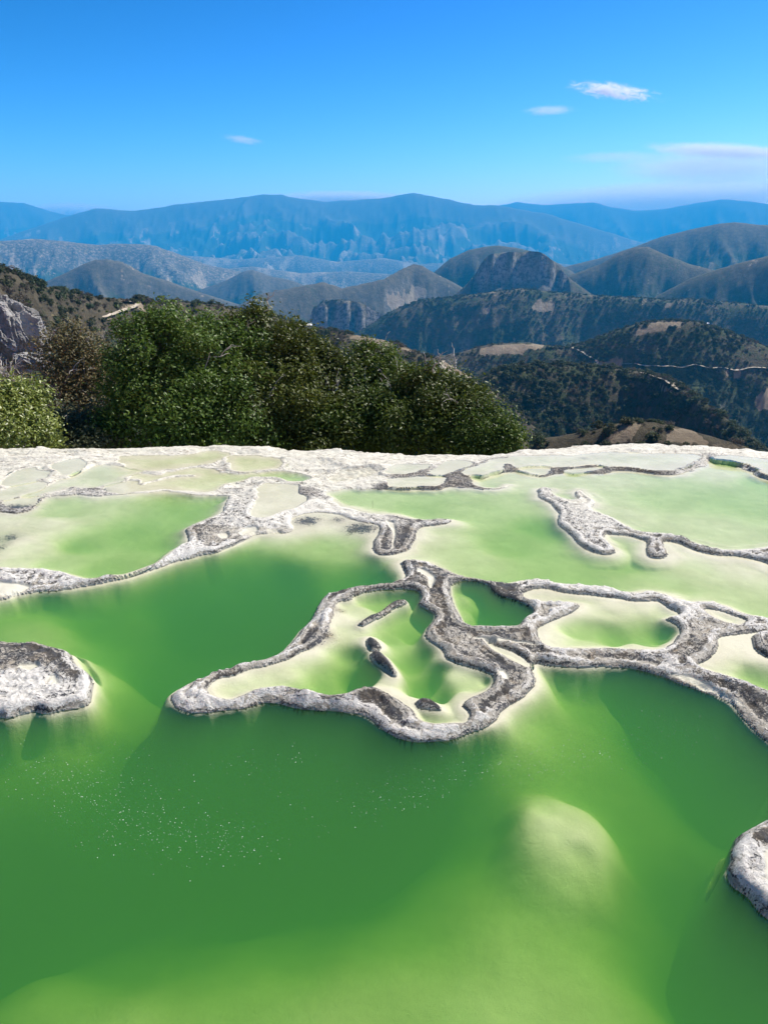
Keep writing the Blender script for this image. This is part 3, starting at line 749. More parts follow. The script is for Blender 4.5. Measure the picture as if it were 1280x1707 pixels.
for k, nme in enumerate(names):
    for (a, b) in SEED[nme]:
        q = on_plane(a, b, 0.07)
        sx.append(q[0]); sy.append(q[1]); sk.append(k)
best = np.full(NV, 1e9, np.float32)
lab = np.full(NV, -1, np.int16)
for a, b, k in zip(sx, sy, sk):
    d = (GX - a) ** 2 + (GY - b) ** 2
    m = d < best
    best[m] = d[m]
    lab[m] = k
lab = lab + 1
lab[water] = 0
for k, it in enumerate(ISLES):
    if it[0] in ('mid_strand',):
        lab[isle_id == k] = names.index('terrace') + 1
    else:
        lab[isle_id == k] = 20 + k
ij = np.arange(NV).reshape(NR, NA)
F = np.stack([ij[:-1, :-1], ij[:-1, 1:], ij[1:, 1:], ij[1:, :-1]], -1).reshape(-1, 4)
fl = lab[F].max(1)
VZ = np.stack([GX, GY, Z], 1)
# shared normals, so the pieces meet without a seam
def grid_normals():
    A = VZ.reshape(NR, NA, 3)
    du, dv = np.gradient(A, axis=1), np.gradient(A, axis=0)
    n = np.cross(du, dv)
    return (n / (np.linalg.norm(n, axis=2, keepdims=True) + 1e-12)).reshape(-1, 3)
NRM = grid_normals()
PIECE = {0: ('pool_bed', None, None, None)}
RIM_TXT = {
 'long_rim': ('travertine_ridge', 'long white salt-crusted rim curving between the left pale pool and the deep green pool', 'rock ridge'),
 'arm_rim': ('travertine_ridge', 'grey and cream rim arm ending in a blunt finger at the centre of the pools', 'rock ridge'),
 'loop_rim': ('travertine_ridge', 'dark mottled peninsula rim looping round the yellow-green inner pools in the middle', 'rock ridge'),
 'pale_rim': ('travertine_ridge', 'pale cream lumpy rim enclosing small shallow pools on the right', 'rock ridge'),
 'dark_rim': ('travertine_ridge', 'brown and black crusted rim above the darkest water at the right edge', 'rock ridge'),
 'strand': ('travertine_strand', 'thin grey forked strand of crust lying in the pale far-right pool', 'rock ridge'),
 'west_isle': ('travertine_island', 'flat white and black crusted island cut by the left edge of the photo', 'rock island'),
 'east_isle': ('travertine_island', 'brown and white crusted island cut by the right edge, nearest the viewer', 'rock island'),
 'ridge_stone': ('crust_ridge', 'black curved crust ridge at the top of the divide between the two inner pools', 'rock'),
 'stone_b': ('dark_stone', 'small squarish black stone in the middle of the inner pools, upper of two', 'rock'),
 'stone_c': ('dark_stone', 'elongated black stone slanting between the inner pools, lower of two', 'rock'),
 'stone_d': ('dark_stone', 'brown-black stone lying in the shallow tip of the looped rim', 'rock'),
 'isle_e': ('crust_patch', 'small dark crust patch in the shallow pool at the right edge', 'rock')}
for lb in np.unique(fl):
    sel = F[fl == lb]
    used, inv = np.unique(sel, return_inverse=True)
    f2 = inv.reshape(-1, 4)
    if lb == 0:
        key = 'pool_bed'
    elif lb <= len(names):
        key = names[lb - 1]
    else:
        key = ISLES[lb - 20][0]
    nm = 'pool_bed' if lb == 0 else ('travertine_terrace' if key == 'terrace' else RIM_TXT[key][0])
    me = mesh_np(nm, VZ[used], f2)
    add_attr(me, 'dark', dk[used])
    add_attr(me, 'salt', sl[used])
    add_attr(me, 'cream', cream[used])
    add_attr(me, 'dist', np.where(water, 0, np.minimum(d_out, 2))[used])
    add_attr(me, 'flat', (far * rock)[used])
    me.normals_split_custom_set_from_vertices(NRM[used].tolist())
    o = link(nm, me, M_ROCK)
    if key in RIM_TXT:
        o['label'], o['category'] = RIM_TXT[key][1], RIM_TXT[key][2]
        o['group'] = 'travertine ridges and crusts'
    else:
        o['kind'] = 'structure'

# ------------------------------------------------------------------ water of the pools
def prism(name, poly, top, bottom, off):
    n = len(poly)
    T = np.roll(poly, -1, 0) - np.roll(poly, 1, 0)
    N = np.stack([T[:, 1], -T[:, 0]], 1)
    N /= np.linalg.norm(N, axis=1, keepdims=True) + 1e-9
    P = poly + N * off
    tris = tessellate_polygon([[Vector((a, b, 0)) for a, b in P]])
    V = [(a, b, top) for a, b in P] + [(a, b, bottom) for a, b in P]
    Fs = []
    for t in tris:
        a, b, c = t
        cr = (P[b][0] - P[a][0]) * (P[c][1] - P[a][1]) - (P[b][1] - P[a][1]) * (P[c][0] - P[a][0])
        if cr < 0:
            b, c = c, b
        Fs.append((a, b, c))
        Fs.append((a + n, c + n, b + n))
    for i in range(n):
        j = (i + 1) % n
        Fs.append((i, i + n, j + n, j))
    me = bpy.data.meshes.new(name)
    me.from_pydata(V, [], Fs)
    me.update()
    return me
for k, p in enumerate(POOLS):
    me = prism('pool_water', POOL_XY[k], p[1], -3.2, 0.035)
    link('pool_water', me, M_WATER, kind='structure')

# ------------------------------------------------------------------ hills and mountains
# crest lines read from the photograph, each at its own distance:
# name, label-free; R (m) or list, front slope, front depth, back slope, rounding, relief amplitude, relief size, crest pixels
LAYERS = [
 dict(n='mountain_range', R=20500, sf=.34, D=1900, sb=.5, w=160, A=520, lam=1500, crest=[(-260,338),(-100,334),(0,337),(40,339),(80,350),(112,359),(200,368),(500,372),(800,350),(860,336),(905,341),(940,340),(990,338),(1020,345),(1060,351),(1110,349),(1150,340),(1200,333),(1240,334),(1280,340),(1400,345),(1560,340)]),
 dict(n='mountain_range', R=15500, sf=.30, D=1750, sb=.5, w=130, A=500, lam=1250, crest=[(-200,420),(0,400),(60,378),(110,362),(160,349),(200,351),(230,350),(290,342),(340,336),(400,329),(440,323),(470,325),(500,331),(540,336),(600,333),(650,328),(690,322),(715,325),(740,332),(790,341),(830,342),(880,350),(930,362),(980,376),(1040,395),(1100,412),(1200,440)]),
 dict(n='foothill', R=11000, sf=.22, D=420, sb=.3, w=300, A=360, lam=675, crest=[(-200,410),(0,415),(150,425),(300,425),(400,432),(500,425),(560,436),(640,430),(700,440),(780,435),(860,430),(940,440),(1100,455),(1400,460)]),
 dict(n='foothill', R=8600, sf=.18, D=380, sb=.3, w=200, A=288, lam=525, crest=[(-200,440),(200,450),(330,452),(420,444),(500,455),(580,452),(660,458),(740,462),(900,470),(1300,480)]),
 dict(n='hill', R=6800, sf=.24, D=420, sb=.35, w=160, A=288, lam=525, crest=[(-200,396),(-60,400),(0,402),(30,400),(60,398),(100,401),(130,405),(165,408),(200,406),(235,407),(260,410),(300,424),(340,440),(400,452),(470,470),(540,496),(600,520)]),
 dict(n='hill', R=5200, sf=.26, D=420, sb=.35, w=120, A=216, lam=375, crest=[(200,520),(330,484),(380,466),(405,452),(422,449),(450,460),(490,468),(520,480),(560,487),(640,500)]),
 dict(n='pyramid_hill', R=3700, sf=.50, D=420, sb=.5, w=40, A=144, lam=247, crest=[(-60,540),(40,492),(80,468),(110,455),(140,440),(160,433),(178,432),(205,437),(240,456),(280,468),(330,486),(400,508),(460,540)]),
 dict(n='ridge', R=[(380,3000),(640,3300),(690,3500),(800,3500)], sf=.42, D=420, sb=.5, w=45, A=168, lam=255, crest=[(330,545),(400,508),(430,491),(470,483),(510,475),(540,470),(570,480),(600,474),(640,465),(670,448),(690,440),(705,443),(725,455),(755,470),(800,495),(860,540)]),
 dict(n='hill', R=5000, sf=.42, D=500, sb=.5, w=110, A=264, lam=420, crest=[(860,470),(930,447),(1000,430),(1060,410),(1100,395),(1150,382),(1200,372),(1225,370),(1260,374),(1330,377),(1450,380)]),
 dict(n='hill', R=3900, sf=.55, D=520, sb=.5, w=70, A=144, lam=285, crest=[(690,490),(725,452),(750,431),(780,417),(805,412),(830,409),(860,413),(900,422),(950,450),(1010,490)]),
 dict(n='hill', R=3300, sf=.48, D=480, sb=.5, w=60, A=192, lam=270, crest=[(880,500),(930,468),(960,455),(1000,440),(1030,422),(1055,412),(1080,411),(1110,425),(1150,440),(1190,450),(1230,466),(1300,480),(1400,500)]),
 dict(n='butte', R=2700, sf=.52, D=420, sb=.6, w=12, A=112, lam=182, cliff=(66, 30), crest=[(690,530),(740,500),(765,484),(780,470),(794,452),(800,440),(808,429),(818,422),(832,420),(850,418),(866,419),(880,417),(898,418),(908,422),(917,430),(935,445),(948,462),(985,488),(1030,510),(1100,540)]),
 dict(n='hill', R=2750, sf=.45, D=420, sb=.5, w=40, A=144, lam=225, crest=[(1100,490),(1150,464),(1200,447),(1240,436),(1280,426),(1350,415),(1450,410)]),
 dict(n='cliff_hill', R=2350, sf=.45, D=330, sb=.5, w=10, A=56, lam=168, cliff=(70, 26), crest=[(490,580),(512,540),(522,514),(540,502),(566,499),(600,504),(630,520),(680,545),(740,570)]),
 dict(n='wooded_hill', R=2050, sf=.40, D=380, sb=.4, w=60, A=203, lam=230, crest=[(560,575),(620,540),(660,515),(700,500),(740,496),(800,489),(870,481),(920,487),(960,489),(1000,493),(1060,496),(1110,499),(1150,498),(1230,505),(1280,510),(1400,510),(1500,515)]),
 dict(n='field_hill', R=1050, sf=.42, D=210, sb=.45, w=30, A=58, lam=105, crest=[(480,640),(560,620),(640,606),(700,598),(760,590),(792,580),(820,573),(850,571),(880,571),(910,576),(940,578),(970,572),(1000,560),(1040,547),(1065,538),(1095,534),(1130,533),(1165,537),(1190,545),(1220,555),(1260,570),(1300,590),(1400,640),(1500,680)]),
 dict(n='wooded_spur', R=[(700,520),(900,560),(1060,600),(1250,430)], sf=.55, D=150, sb=.35, w=14, A=39, lam=66, crest=[(640,720),(720,668),(770,645),(820,622),(860,611),(900,608),(960,609),(1004,613),(1042,616),(1066,620),(1108,630),(1137,648),(1167,668),(1197,688),(1226,712),(1260,748),(1320,800)]),
 dict(n='near_slope', R=[(-200,230),(0,300),(200,420),(500,520),(880,460)], sf=.40, D=110, sb=.45, w=10, A=12, lam=70, crest=[(-300,385),(-200,402),(-100,422),(0,447),(40,462),(70,475),(100,484),(135,491),(180,497),(240,500),(300,503),(360,508),(400,515),(450,526),(520,545),(560,552),(600,560),(640,567),(670,576),(700,590),(740,603),(790,632),(830,657),(870,692),(920,740)]),
 dict(n='sandy_ridge', R=190, sf=.5, D=50, sb=.5, w=5, A=5, lam=26, crest=[(760,775),(830,742),(880,735),(930,728),(990,717),(1030,707),(1055,703),(1085,704),(1120,711),(1180,727),(1240,745),(1320,775)]),
 dict(n='left_bank', R=[(-200,60),(0,75),(150,85),(400,80)], sf=.5, D=30, sb=.35, w=4, A=4, lam=18, crest=[(-300,560),(-100,590),(0,612),(40,630),(80,655),(130,680),(190,715),(260,750),(400,790)]),
]
for L in LAYERS:
    c = L['crest']
    px = np.array([q[0] for q in c], float)
    py = np.array([q[1] for q in c], float)
    R = np.interp(px, [q[0] for q in L['R']], [q[1] for q in L['R']]) if isinstance(L['R'], list) else np.full(len(c), float(L['R']))
    x, y, z = at_range(px, py, R)
    L['az'], L['z'], L['Rr'] = np.arctan2(x, y), z, R

def terrain(X, Y):
    """ground height and the index of the hill that makes it"""
    r = np.hypot(X, Y)
    TH = np.arctan2(X, Y)
    best = -330 - 120 * sstep(3000, 9000, r)
    best = np.where(r < 400, np.maximum(best, -6.5 - 0.42 * (r - 17)), best)
    who = np.full(X.shape, -1, np.int16)
    cliffm = np.zeros(X.shape, np.float32)
    for k, L in enumerate(LAYERS):
        th = TH
        R = np.interp(th, L['az'], L['Rr'])
        zc = np.interp(th, L['az'], L['z'])
        side = np.maximum(L['az'][0] - th, th - L['az'][-1])
        zc = zc - np.clip(side, 0, None) * R * 0.6
        lam = L['lam']
        d = R - r
        dd = np.sqrt(d * d + L['w'] ** 2) - L['w']
        f = np.where(d > 0, L['D'] * (1 - np.exp(-dd * L['sf'] / L['D'])), L['sb'] * dd)
        c = np.nonzero(zc - f + 0.02 * lam > best)[0]
        if not len(c):
            continue
        x, y, d, f, zc, th = X[c], Y[c], d[c], f[c], zc[c], TH[c]
        wob = fbm(x / (lam * 2.2), y / (lam * 2.2), 300 + k, 2) * lam * 0.5
        # spurs and gullies run down the slope
        lat = th * np.mean(L['Rr'])
        sp = ridged(lat / lam + 1.5 * wob / lam, d / (lam * 1.9) + 7.7, 400 + k * 7, 4, 0.45)
        iso = ridged(x / (lam * 0.8), y / (lam * 0.8), 600 + k * 7, 4, 0.55)
        grow = sstep(0, 1.1, np.abs(d) / lam)
        zz = zc - f - L['A'] * grow * ((0.6 * sp + 1.6 * iso) if k < 2 else (1.1 * sp + 1.0 * iso)) + (0.018 if k < 2 else 0.005) * lam * fbm(x / (lam * (.3 if k < 2 else .12)), y / (lam * (.3 if k < 2 else .12)), 900 + k, 3)
        if k >= 2:
            zz = zz - grow * 0.10 * lam * ridged(x / (lam * 0.33), y / (lam * 0.33), 700 + k, 3, 0.55)
        if 'cliff' in L:
            ch, cw = L['cliff']
            t = np.clip((d + cw * 0.5 * vnoise(lat / 22.0, d * 0 + k, 77)) / cw, 0, 1)
            top = sstep(-12, 0, zc - (L['z'].max() - ch * 1.15))
            zz = zz - ch * sstep(0.25, 1.0, t) * top
            cm = top * sstep(0.1, 0.3, t) * (1 - sstep(1.3, 2.4, (d / cw)))
        m = zz > best[c]
        cc = c[m]
        best[cc] = zz[m]
        who[cc] = k
        cliffm[cc] = cm[m] if 'cliff' in L else 0
    return best.astype(np.float32), who, cliffm.astype(np.float32)

NT_, NRR = 900, 860
ta = np.linspace(rad(-36), rad(36), NT_)
tr_ = 17.2 * np.exp(np.linspace(0, math.log(23800 / 17.2), NRR))
TR, TA = np.meshgrid(tr_, ta, indexing='ij')
TX, TY = (TR * np.sin(TA)).ravel(), (TR * np.cos(TA)).ravel()
TZ, TW, TC = terrain(TX, TY)
TZg = TZ.reshape(NRR, NT_)

def ground(x, y):
    """height of the built sheet (bilinear in its own grid)"""
    x, y = np.asarray(x, float), np.asarray(y, float)
    r, th = np.hypot(x, y), np.arctan2(x, y)
    fi = np.clip(np.log(np.maximum(r, 17.2) / 17.2) / math.log(23800 / 17.2) * (NRR - 1), 0, NRR - 1.001)
    fj = np.clip((th - ta[0]) / (ta[-1] - ta[0]) * (NT_ - 1), 0, NT_ - 1.001)
    i, j = fi.astype(int), fj.astype(int)
    u, v = fi - i, fj - j
    return (TZg[i, j] * (1 - u) + TZg[i + 1, j] * u) * (1 - v) + (TZg[i, j + 1] * (1 - u) + TZg[i + 1, j + 1] * u) * v

def hit(px, py, rmin=25.0):
    """where the line of sight through a pixel meets the land"""
    dx, dy, dz = pdir(px, py)
    h = math.hypot(dx, dy)
    rs = rmin * np.exp(np.linspace(0, math.log(24000 / rmin), 3000))
    x, y = dx / h * rs, dy / h * rs
    z = CAM_H + dz / h * rs
    g = ground(x, y)
    k = np.nonzero(g >= z)[0]
    i = k[0] if len(k) else len(rs) - 1
    lo, hi = rs[max(i - 1, 0)], rs[i]
    for _ in range(14):
        m = 0.5 * (lo + hi)
        if float(ground(np.array([dx / h * m]), np.array([dy / h * m]))[0]) >= CAM_H + dz / h * m:
            hi = m
        else:
            lo = m
    X_, Y_ = float(dx / h * hi), float(dy / h * hi)
    return X_, Y_, float(ground(np.array([X_]), np.array([Y_]))[0])

# bare fields, cuts and clearings: pixels of their outline, on the hill named
FIELDS = [('field_hill', [(796,590),(800,580),(830,573),(870,571),(908,574),(905,580),(880,586),(850,592),(820,594)]), ('field_hill', [(1056,560),(1062,548),(1090,536),(1140,535),(1135,540),(1112,545),(1115,556),(1085,560)]),
 ('wooded_hill', [(1090,517),(1110,506),(1145,506),(1148,513),(1120,518)]), ('wooded_hill', [(875,505),(900,500),(925,512),(920,527),(895,520)]), ('wooded_hill', [(800,515),(815,512),(820,522),(806,525)]),
 ('near_slope', [(575,560),(600,556),(640,563),(660,578),(630,578),(590,566)]), ('near_slope', [(735,600),(750,598),(790,628),(785,634),(745,615)]), ('near_slope', [(662,578),(690,582),(690,588),(668,585)]),
 ('near_slope', [(170,532),(200,515),(222,505),(236,505),(248,525),(240,530),(228,512),(205,520),(180,536)]), ('near_slope', [(290,532),(320,527),(325,533),(300,537)]),
 ('sandy_ridge', [(1000,738),(1030,712),(1050,704),(1070,706),(1060,722),(1050,738)]), ('sandy_ridge', [(1110,716),(1150,712),(1170,728),(1190,740),(1110,738)]),
 ('field_hill', [(985,612),(1000,603),(1040,600),(1035,610)]), ('field_hill', [(1255,660),(1280,645),(1300,645),(1300,680),(1258,682)]), ('ridge', [(680,478),(700,472),(715,492),(690,495)]), ('ridge', [(640,490),(690,488),(700,505),(660,515),(640,505)]), ('field_hill', [(1200,618),(1240,622),(1235,628),(1205,626)]),
 ('wooded_spur', [(1098,640),(1122,646),(1112,654),(1098,648)])]
ppx, ppy = to_pixel(TX, TY, TZ)
bare = np.zeros(len(TX), np.float32)
spur = ((TZg - box_blur(box_blur(TZg.astype(np.float64), 7), 7)) / (TR * 0.006)).ravel().astype(np.float32)  # height above the surroundings, drives the relief tint of the ground
for nme, poly in FIELDS:
    ks = [k for k, L in enumerate(LAYERS) if L['n'] == nme]
    P = np.array(poly, float)
    lo, hi = P.min(0) - 8, P.max(0) + 8
    m = np.nonzero(np.isin(TW, ks) & (ppx > lo[0]) & (ppx < hi[0]) & (ppy > lo[1]) & (ppy < hi[1]))[0]
    if len(m):
        d, ins = seg_dist(ppx[m].astype(np.float32), ppy[m].astype(np.float32), P)
        bare[m] = np.maximum(bare[m], np.where(ins, sstep(-1, 2.5, d), 0))
nz = fbm(TX / 520, TY / 520, 71, 5)
nz2 = fbm(TX / 160, TY / 160, 75, 4)
low = sstep(260, -60, TZ)
farm = sstep(4200, 6500, TR.ravel())
bare = np.maximum(bare, farm * low * sstep(0.16, 0.34, nz) * 0.45)
bare = np.maximum(bare, farm * sstep(0.15, 0.6, spur + 0.9 * nz2) * 0.45 * sstep(900, 100, TZ + 250 * nz))  # bare ground along spurs, its pale tone also painting in relief
bare = np.maximum(bare, farm * sstep(0.24, 0.40, nz2) * 0.6 * sstep(1000, 300, TZ))
bare = np.maximum(bare, (1 - farm) * sstep(0.22, 0.5, fbm(TX / 34, TY / 34, 79, 5, 0.65)) * 0.5)
GREEN = {'mountain_range': .95, 'foothill': .35, 'hill': .75, 'pyramid_hill': .45, 'ridge': .55, 'butte': .7, 'cliff_hill': .6, 'wooded_hill': .95, 'field_hill': .85, 'wooded_spur': .95, 'near_slope': .6, 'sandy_ridge': .3, 'left_bank': .3}
gl_ = np.array([GREEN[L['n']] for L in LAYERS] + [.4], np.float32)
green = gl_[TW] + 0.25 * fbm(TX / 300, TY / 300, 83, 3) - np.clip(spur, -0.8, 0.8) * (0.6 + 0.8 * farm)  # darker forest in gullies doubles as crease shading painted into the colour
slope_n = np.hypot(np.gradient(TZg, axis=0) / np.gradient(TR, axis=0), np.gradient(TZg, axis=1) / (TR * (ta[1] - ta[0]))).ravel()
rockv = np.maximum(TC, sstep(1.6, 2.4, slope_n) * 0.5 * (TR.ravel() < 6000) * (TR.ravel() > 700))
bare = bare * (1 - TC)
# leave out what lies well behind a crest
ang = np.arctan2(TZg - CAM_H, TR)
run = np.maximum.accumulate(ang, 0)
prev = np.vstack([run[:1], run[:-1]])
vis = ang > prev - rad(0.7)
vis[:, :] |= (TR < 60)
tij = np.arange(NRR * NT_).reshape(NRR, NT_)
TF = np.stack([tij[:-1, :-1], tij[:-1, 1:], tij[1:, 1:], tij[1:, :-1]], -1).reshape(-1, 4)
keep = vis.ravel()[TF].any(1)
TF = TF[keep]
tl = TW[TF[:, 0]]
TV = np.stack([TX, TY, TZ], 1)
gx_, gy_ = np.gradient(TV.reshape(NRR, NT_, 3), axis=1), np.gradient(TV.reshape(NRR, NT_, 3), axis=0)
TN = np.cross(gx_, gy_).reshape(-1, 3)
TN /= np.linalg.norm(TN, axis=1, keepdims=True) + 1e-12
for k in np.unique(tl):
    sel = TF[tl == k]
    used, inv = np.unique(sel, return_inverse=True)
    nm = LAYERS[k]['n'] if k >= 0 else 'valley_floor'
    me = mesh_np(nm, TV[used], inv.reshape(-1, 4))
    add_attr(me, 'bare', bare[used])
    add_attr(me, 'green', green[used])
    add_attr(me, 'rock', rockv[used])
    me.normals_split_custom_set_from_vertices(TN[used].tolist())
    link(nm, me, M_LAND, kind='structure')
print('terrain faces', len(TF), 'terrace faces', len(F))

# ------------------------------------------------------------------ haze: the air between here and the mountains
def haze_box():
    x0, x1, y0, y1, z0, z1 = -15000, 15000, -1500, 24500, float(TZ.min()) - 2, float(TZ.max()) + 30
    V = [(x, y, z) for z in (z0, z1) for x, y in ((x0, y0), (x1, y0), (x1, y1), (x0, y1))]
    Fc = [(3, 2, 1, 0), (4, 5, 6, 7), (0, 1, 5, 4), (1, 2, 6, 5), (2, 3, 7, 6), (3, 0, 4, 7)]
    me = bpy.data.meshes.new('haze')
    me.from_pydata(V, [], Fc)
    t = NT('blue_haze')
    pv = t.n('ShaderNodeVolumePrincipled')
    pv.inputs['Color'].default_value = (0.03, 0.50, 1.0, 1)
    pv.inputs['Density'].default_value = 7.6e-5
    pv.inputs['Anisotropy'].default_value = 0.0
    t.l(pv.outputs[0], t.out.inputs['Volume'])
    link('haze', me, t.m, kind='stuff')
haze_box()

# ------------------------------------------------------------------ dirt roads
def road(pts, width, name='dirt_road', lift=0.35):
    P = np.array([hit(a, b) for a, b in pts])
    rp = np.hypot(P[:, 0], P[:, 1])
    P = P[np.abs(rp / np.median(rp) - 1) < 0.16]
    C = smooth_poly(P[:, :2], False, 10)
    for _ in range(5):
        C[1:-1] = 0.25 * C[:-2] + 0.5 * C[1:-1] + 0.25 * C[2:]
    zc_ = ground(C[:, 0], C[:, 1])
    for _ in range(12):
        zc_[1:-1] = 0.25 * zc_[:-2] + 0.5 * zc_[1:-1] + 0.25 * zc_[2:]
    d = np.gradient(C, axis=0)
    d /= np.linalg.norm(d, axis=1, keepdims=True) + 1e-9
    N = np.stack([-d[:, 1], d[:, 0]], 1)
    n = len(C)
    wv = width * (0.8 + 0.3 * vnoise(np.arange(n) * 0.37, np.zeros(n), 5))
    V = []
    for s_ in (-0.5, 0.0, 0.5):
        q = C + N * (s_ * wv)[:, None]
        z = np.maximum(zc_, ground(q[:, 0], q[:, 1]) * 0.5 + zc_ * 0.5) + lift
        V.append(np.column_stack([q, z]))
    V = np.vstack(V)
    i = np.arange(n - 1)
    Fq = np.vstack([np.stack([i + k * n, i + 1 + k * n, i + 1 + (k + 1) * n, i + (k + 1) * n], 1) for k in (0, 1)])
    link(name, mesh_np(name, V, Fq), M_DIRT, kind='structure')
road([(1031,608),(1048,607),(1066,608),(1093,609),(1120,610),(1146,611),(1176,613),(1212,613),(1250,612),(1280,614),(1330,617)], 6)
road([(1069,621),(1090,625),(1105,631),(1120,640),(1132,650)], 5)
road([(928,577),(953,580),(971,587),(980,593),(992,599),(996,606)], 5)
road([(738,602),(735,609),(743,616),(755,624),(769,629),(787,632)], 4)
road([(172,530),(190,524),(207,517),(225,512),(227,507),(217,504),(204,503)], 4)

# ------------------------------------------------------------------ leaves, branches, trees
def tube_mesh(paths, sides=6):
    """several tapered branches as one skin: paths = [(points, radii)]"""
    VV, FF, off = [], [], 0
    ang_ = np.linspace(0, 2 * math.pi, sides, endpoint=False)
    for pts, rr in paths:
        P = np.array(pts, float)
        n = len(P)
        T = np.gradient(P, axis=0)
        T /= np.linalg.norm(T, axis=1, keepdims=True) + 1e-9
        ref = np.where(np.abs(T[:, 2:3]) < 0.9, np.array([[0, 0, 1.0]]), np.array([[1.0, 0, 0]]))
        U = np.cross(T, ref)
        U /= np.linalg.norm(U, axis=1, keepdims=True) + 1e-9
        W = np.cross(T, U)
        ring = P[:, None, :] + np.asarray(rr)[:, None, None] * (np.cos(ang_)[None, :, None] * U[:, None, :] + np.sin(ang_)[None, :, None] * W[:, None, :])
        VV.append(ring.reshape(-1, 3))
        for i in range(n - 1):
            for k in range(sides):
                a, b = off + i * sides + k, off + i * sides + (k + 1) % sides
                FF.append((a, b, b + sides, a + sides))
        off += n * sides
    return np.vstack(VV), np.array(FF)

def branch(a, b, r0_, r1_, n=7, wob=0.08, g=None):
    g = g or rng
    a, b = np.array(a, float), np.array(b, float)
    t = np.linspace(0, 1, n)[:, None]
    P = a + (b - a) * t
    L = np.linalg.norm(b - a)
    j = g.normal(0, wob * L, (n, 3)) * np.sin(t * math.pi)
    P = P + j * 0.6
    P[:, 2] += (np.sin(t[:, 0] * math.pi)) * 0.10 * L
    return P, np.linspace(r0_, r1_, n)

def leaf_mesh(name, C, N, size, shade, aspect=0.5, fold=0.25):
    """one folded rhombic leaf (two faces) for each centre and normal"""
    n = len(C)
    up = rng.normal(0, 1, (n, 3))
    T = np.cross(N, up)
    T /= np.linalg.norm(T, axis=1, keepdims=True) + 1e-9
    B = np.cross(N, T)
    s = size[:, None]
    V = np.empty((n, 4, 3))
    V[:, 0] = C - T * s * 0.5
    V[:, 2] = C + T * s * 0.5
    V[:, 1] = C + B * s * aspect * 0.5 + N * s * fold * 0.4 + T * s * 0.04
    V[:, 3] = C - B * s * aspect * 0.5 + N * s * fold * 0.4 + T * s * 0.04
    i = np.arange(n)[:, None] * 4
    Fq = np.vstack([i + np.array([[0, 1, 2]]), i + np.array([[0, 2, 3]])])
    me = mesh_np(name, V.reshape(-1, 3), Fq, smooth=False)
    add_attr(me, 'shade', np.repeat(shade, 4))
    return me

def crown_points(blobs, n, cluster=9, spread=0.13, shell=(0.55, 1.05)):
    """leaf centres grouped at twig tips, spread through the outer part of the crown's lobes"""
    vol = np.array([b[1] ** 2 * b[2] for b in blobs]) ** 0.67
    cnt = rng.multinomial(max(n // cluster, 1), vol / vol.sum())
    CC, NN, SS, tips = [], [], [], []
    for (c, rh, rv), k in zip(blobs, cnt):
        d = rng.normal(0, 1, (k, 3))
        d /= np.linalg.norm(d, axis=1, keepdims=True)
        lump = 1 + 0.22 * vnoise(d[:, 0] * 2.6 + c[0] * 3, d[:, 1] * 2.6 + d[:, 2] * 2.1 + c[1], 13)
        f = (shell[0] + (shell[1] - shell[0]) * rng.random(k) ** 0.6) * lump
        p = c + d * f[:, None] * np.array([rh, rh, rv])
        tips.append(p)
        q = np.repeat(p, cluster, 0) + rng.normal(0, spread, (k * cluster, 3))
        nn = np.repeat(d, cluster, 0) * 0.6 + np.array([0.12, 0, 0.5]) + rng.normal(0, 0.55, (k * cluster, 3))
        nn /= np.linalg.norm(nn, axis=1, keepdims=True)
        clump_tone = 0.5 + 0.5 * vnoise(p[:, 0] * 1.3 + p[:, 1], p[:, 2] * 1.5, 91)  # noise that varies leaf tone from clump to clump
        sh = np.clip(np.repeat(0.35 * rng.random(k) + 0.4 * clump_tone, cluster) + rng.random(k * cluster) * 0.4 - 0.05, 0, 1)
        CC.append(q); NN.append(nn); SS.append(sh)
    return np.vstack(CC), np.vstack(NN), np.concatenate(SS), np.vstack(tips)

def blobs_px(lst):
    out = []
    for it in lst:
        px, py, R, rh = it[:4]
        rv = it[4] if len(it) > 4 else rh * 0.85
        out.append((np.array(at_range(px, py, R), float), rh, rv))
    return out

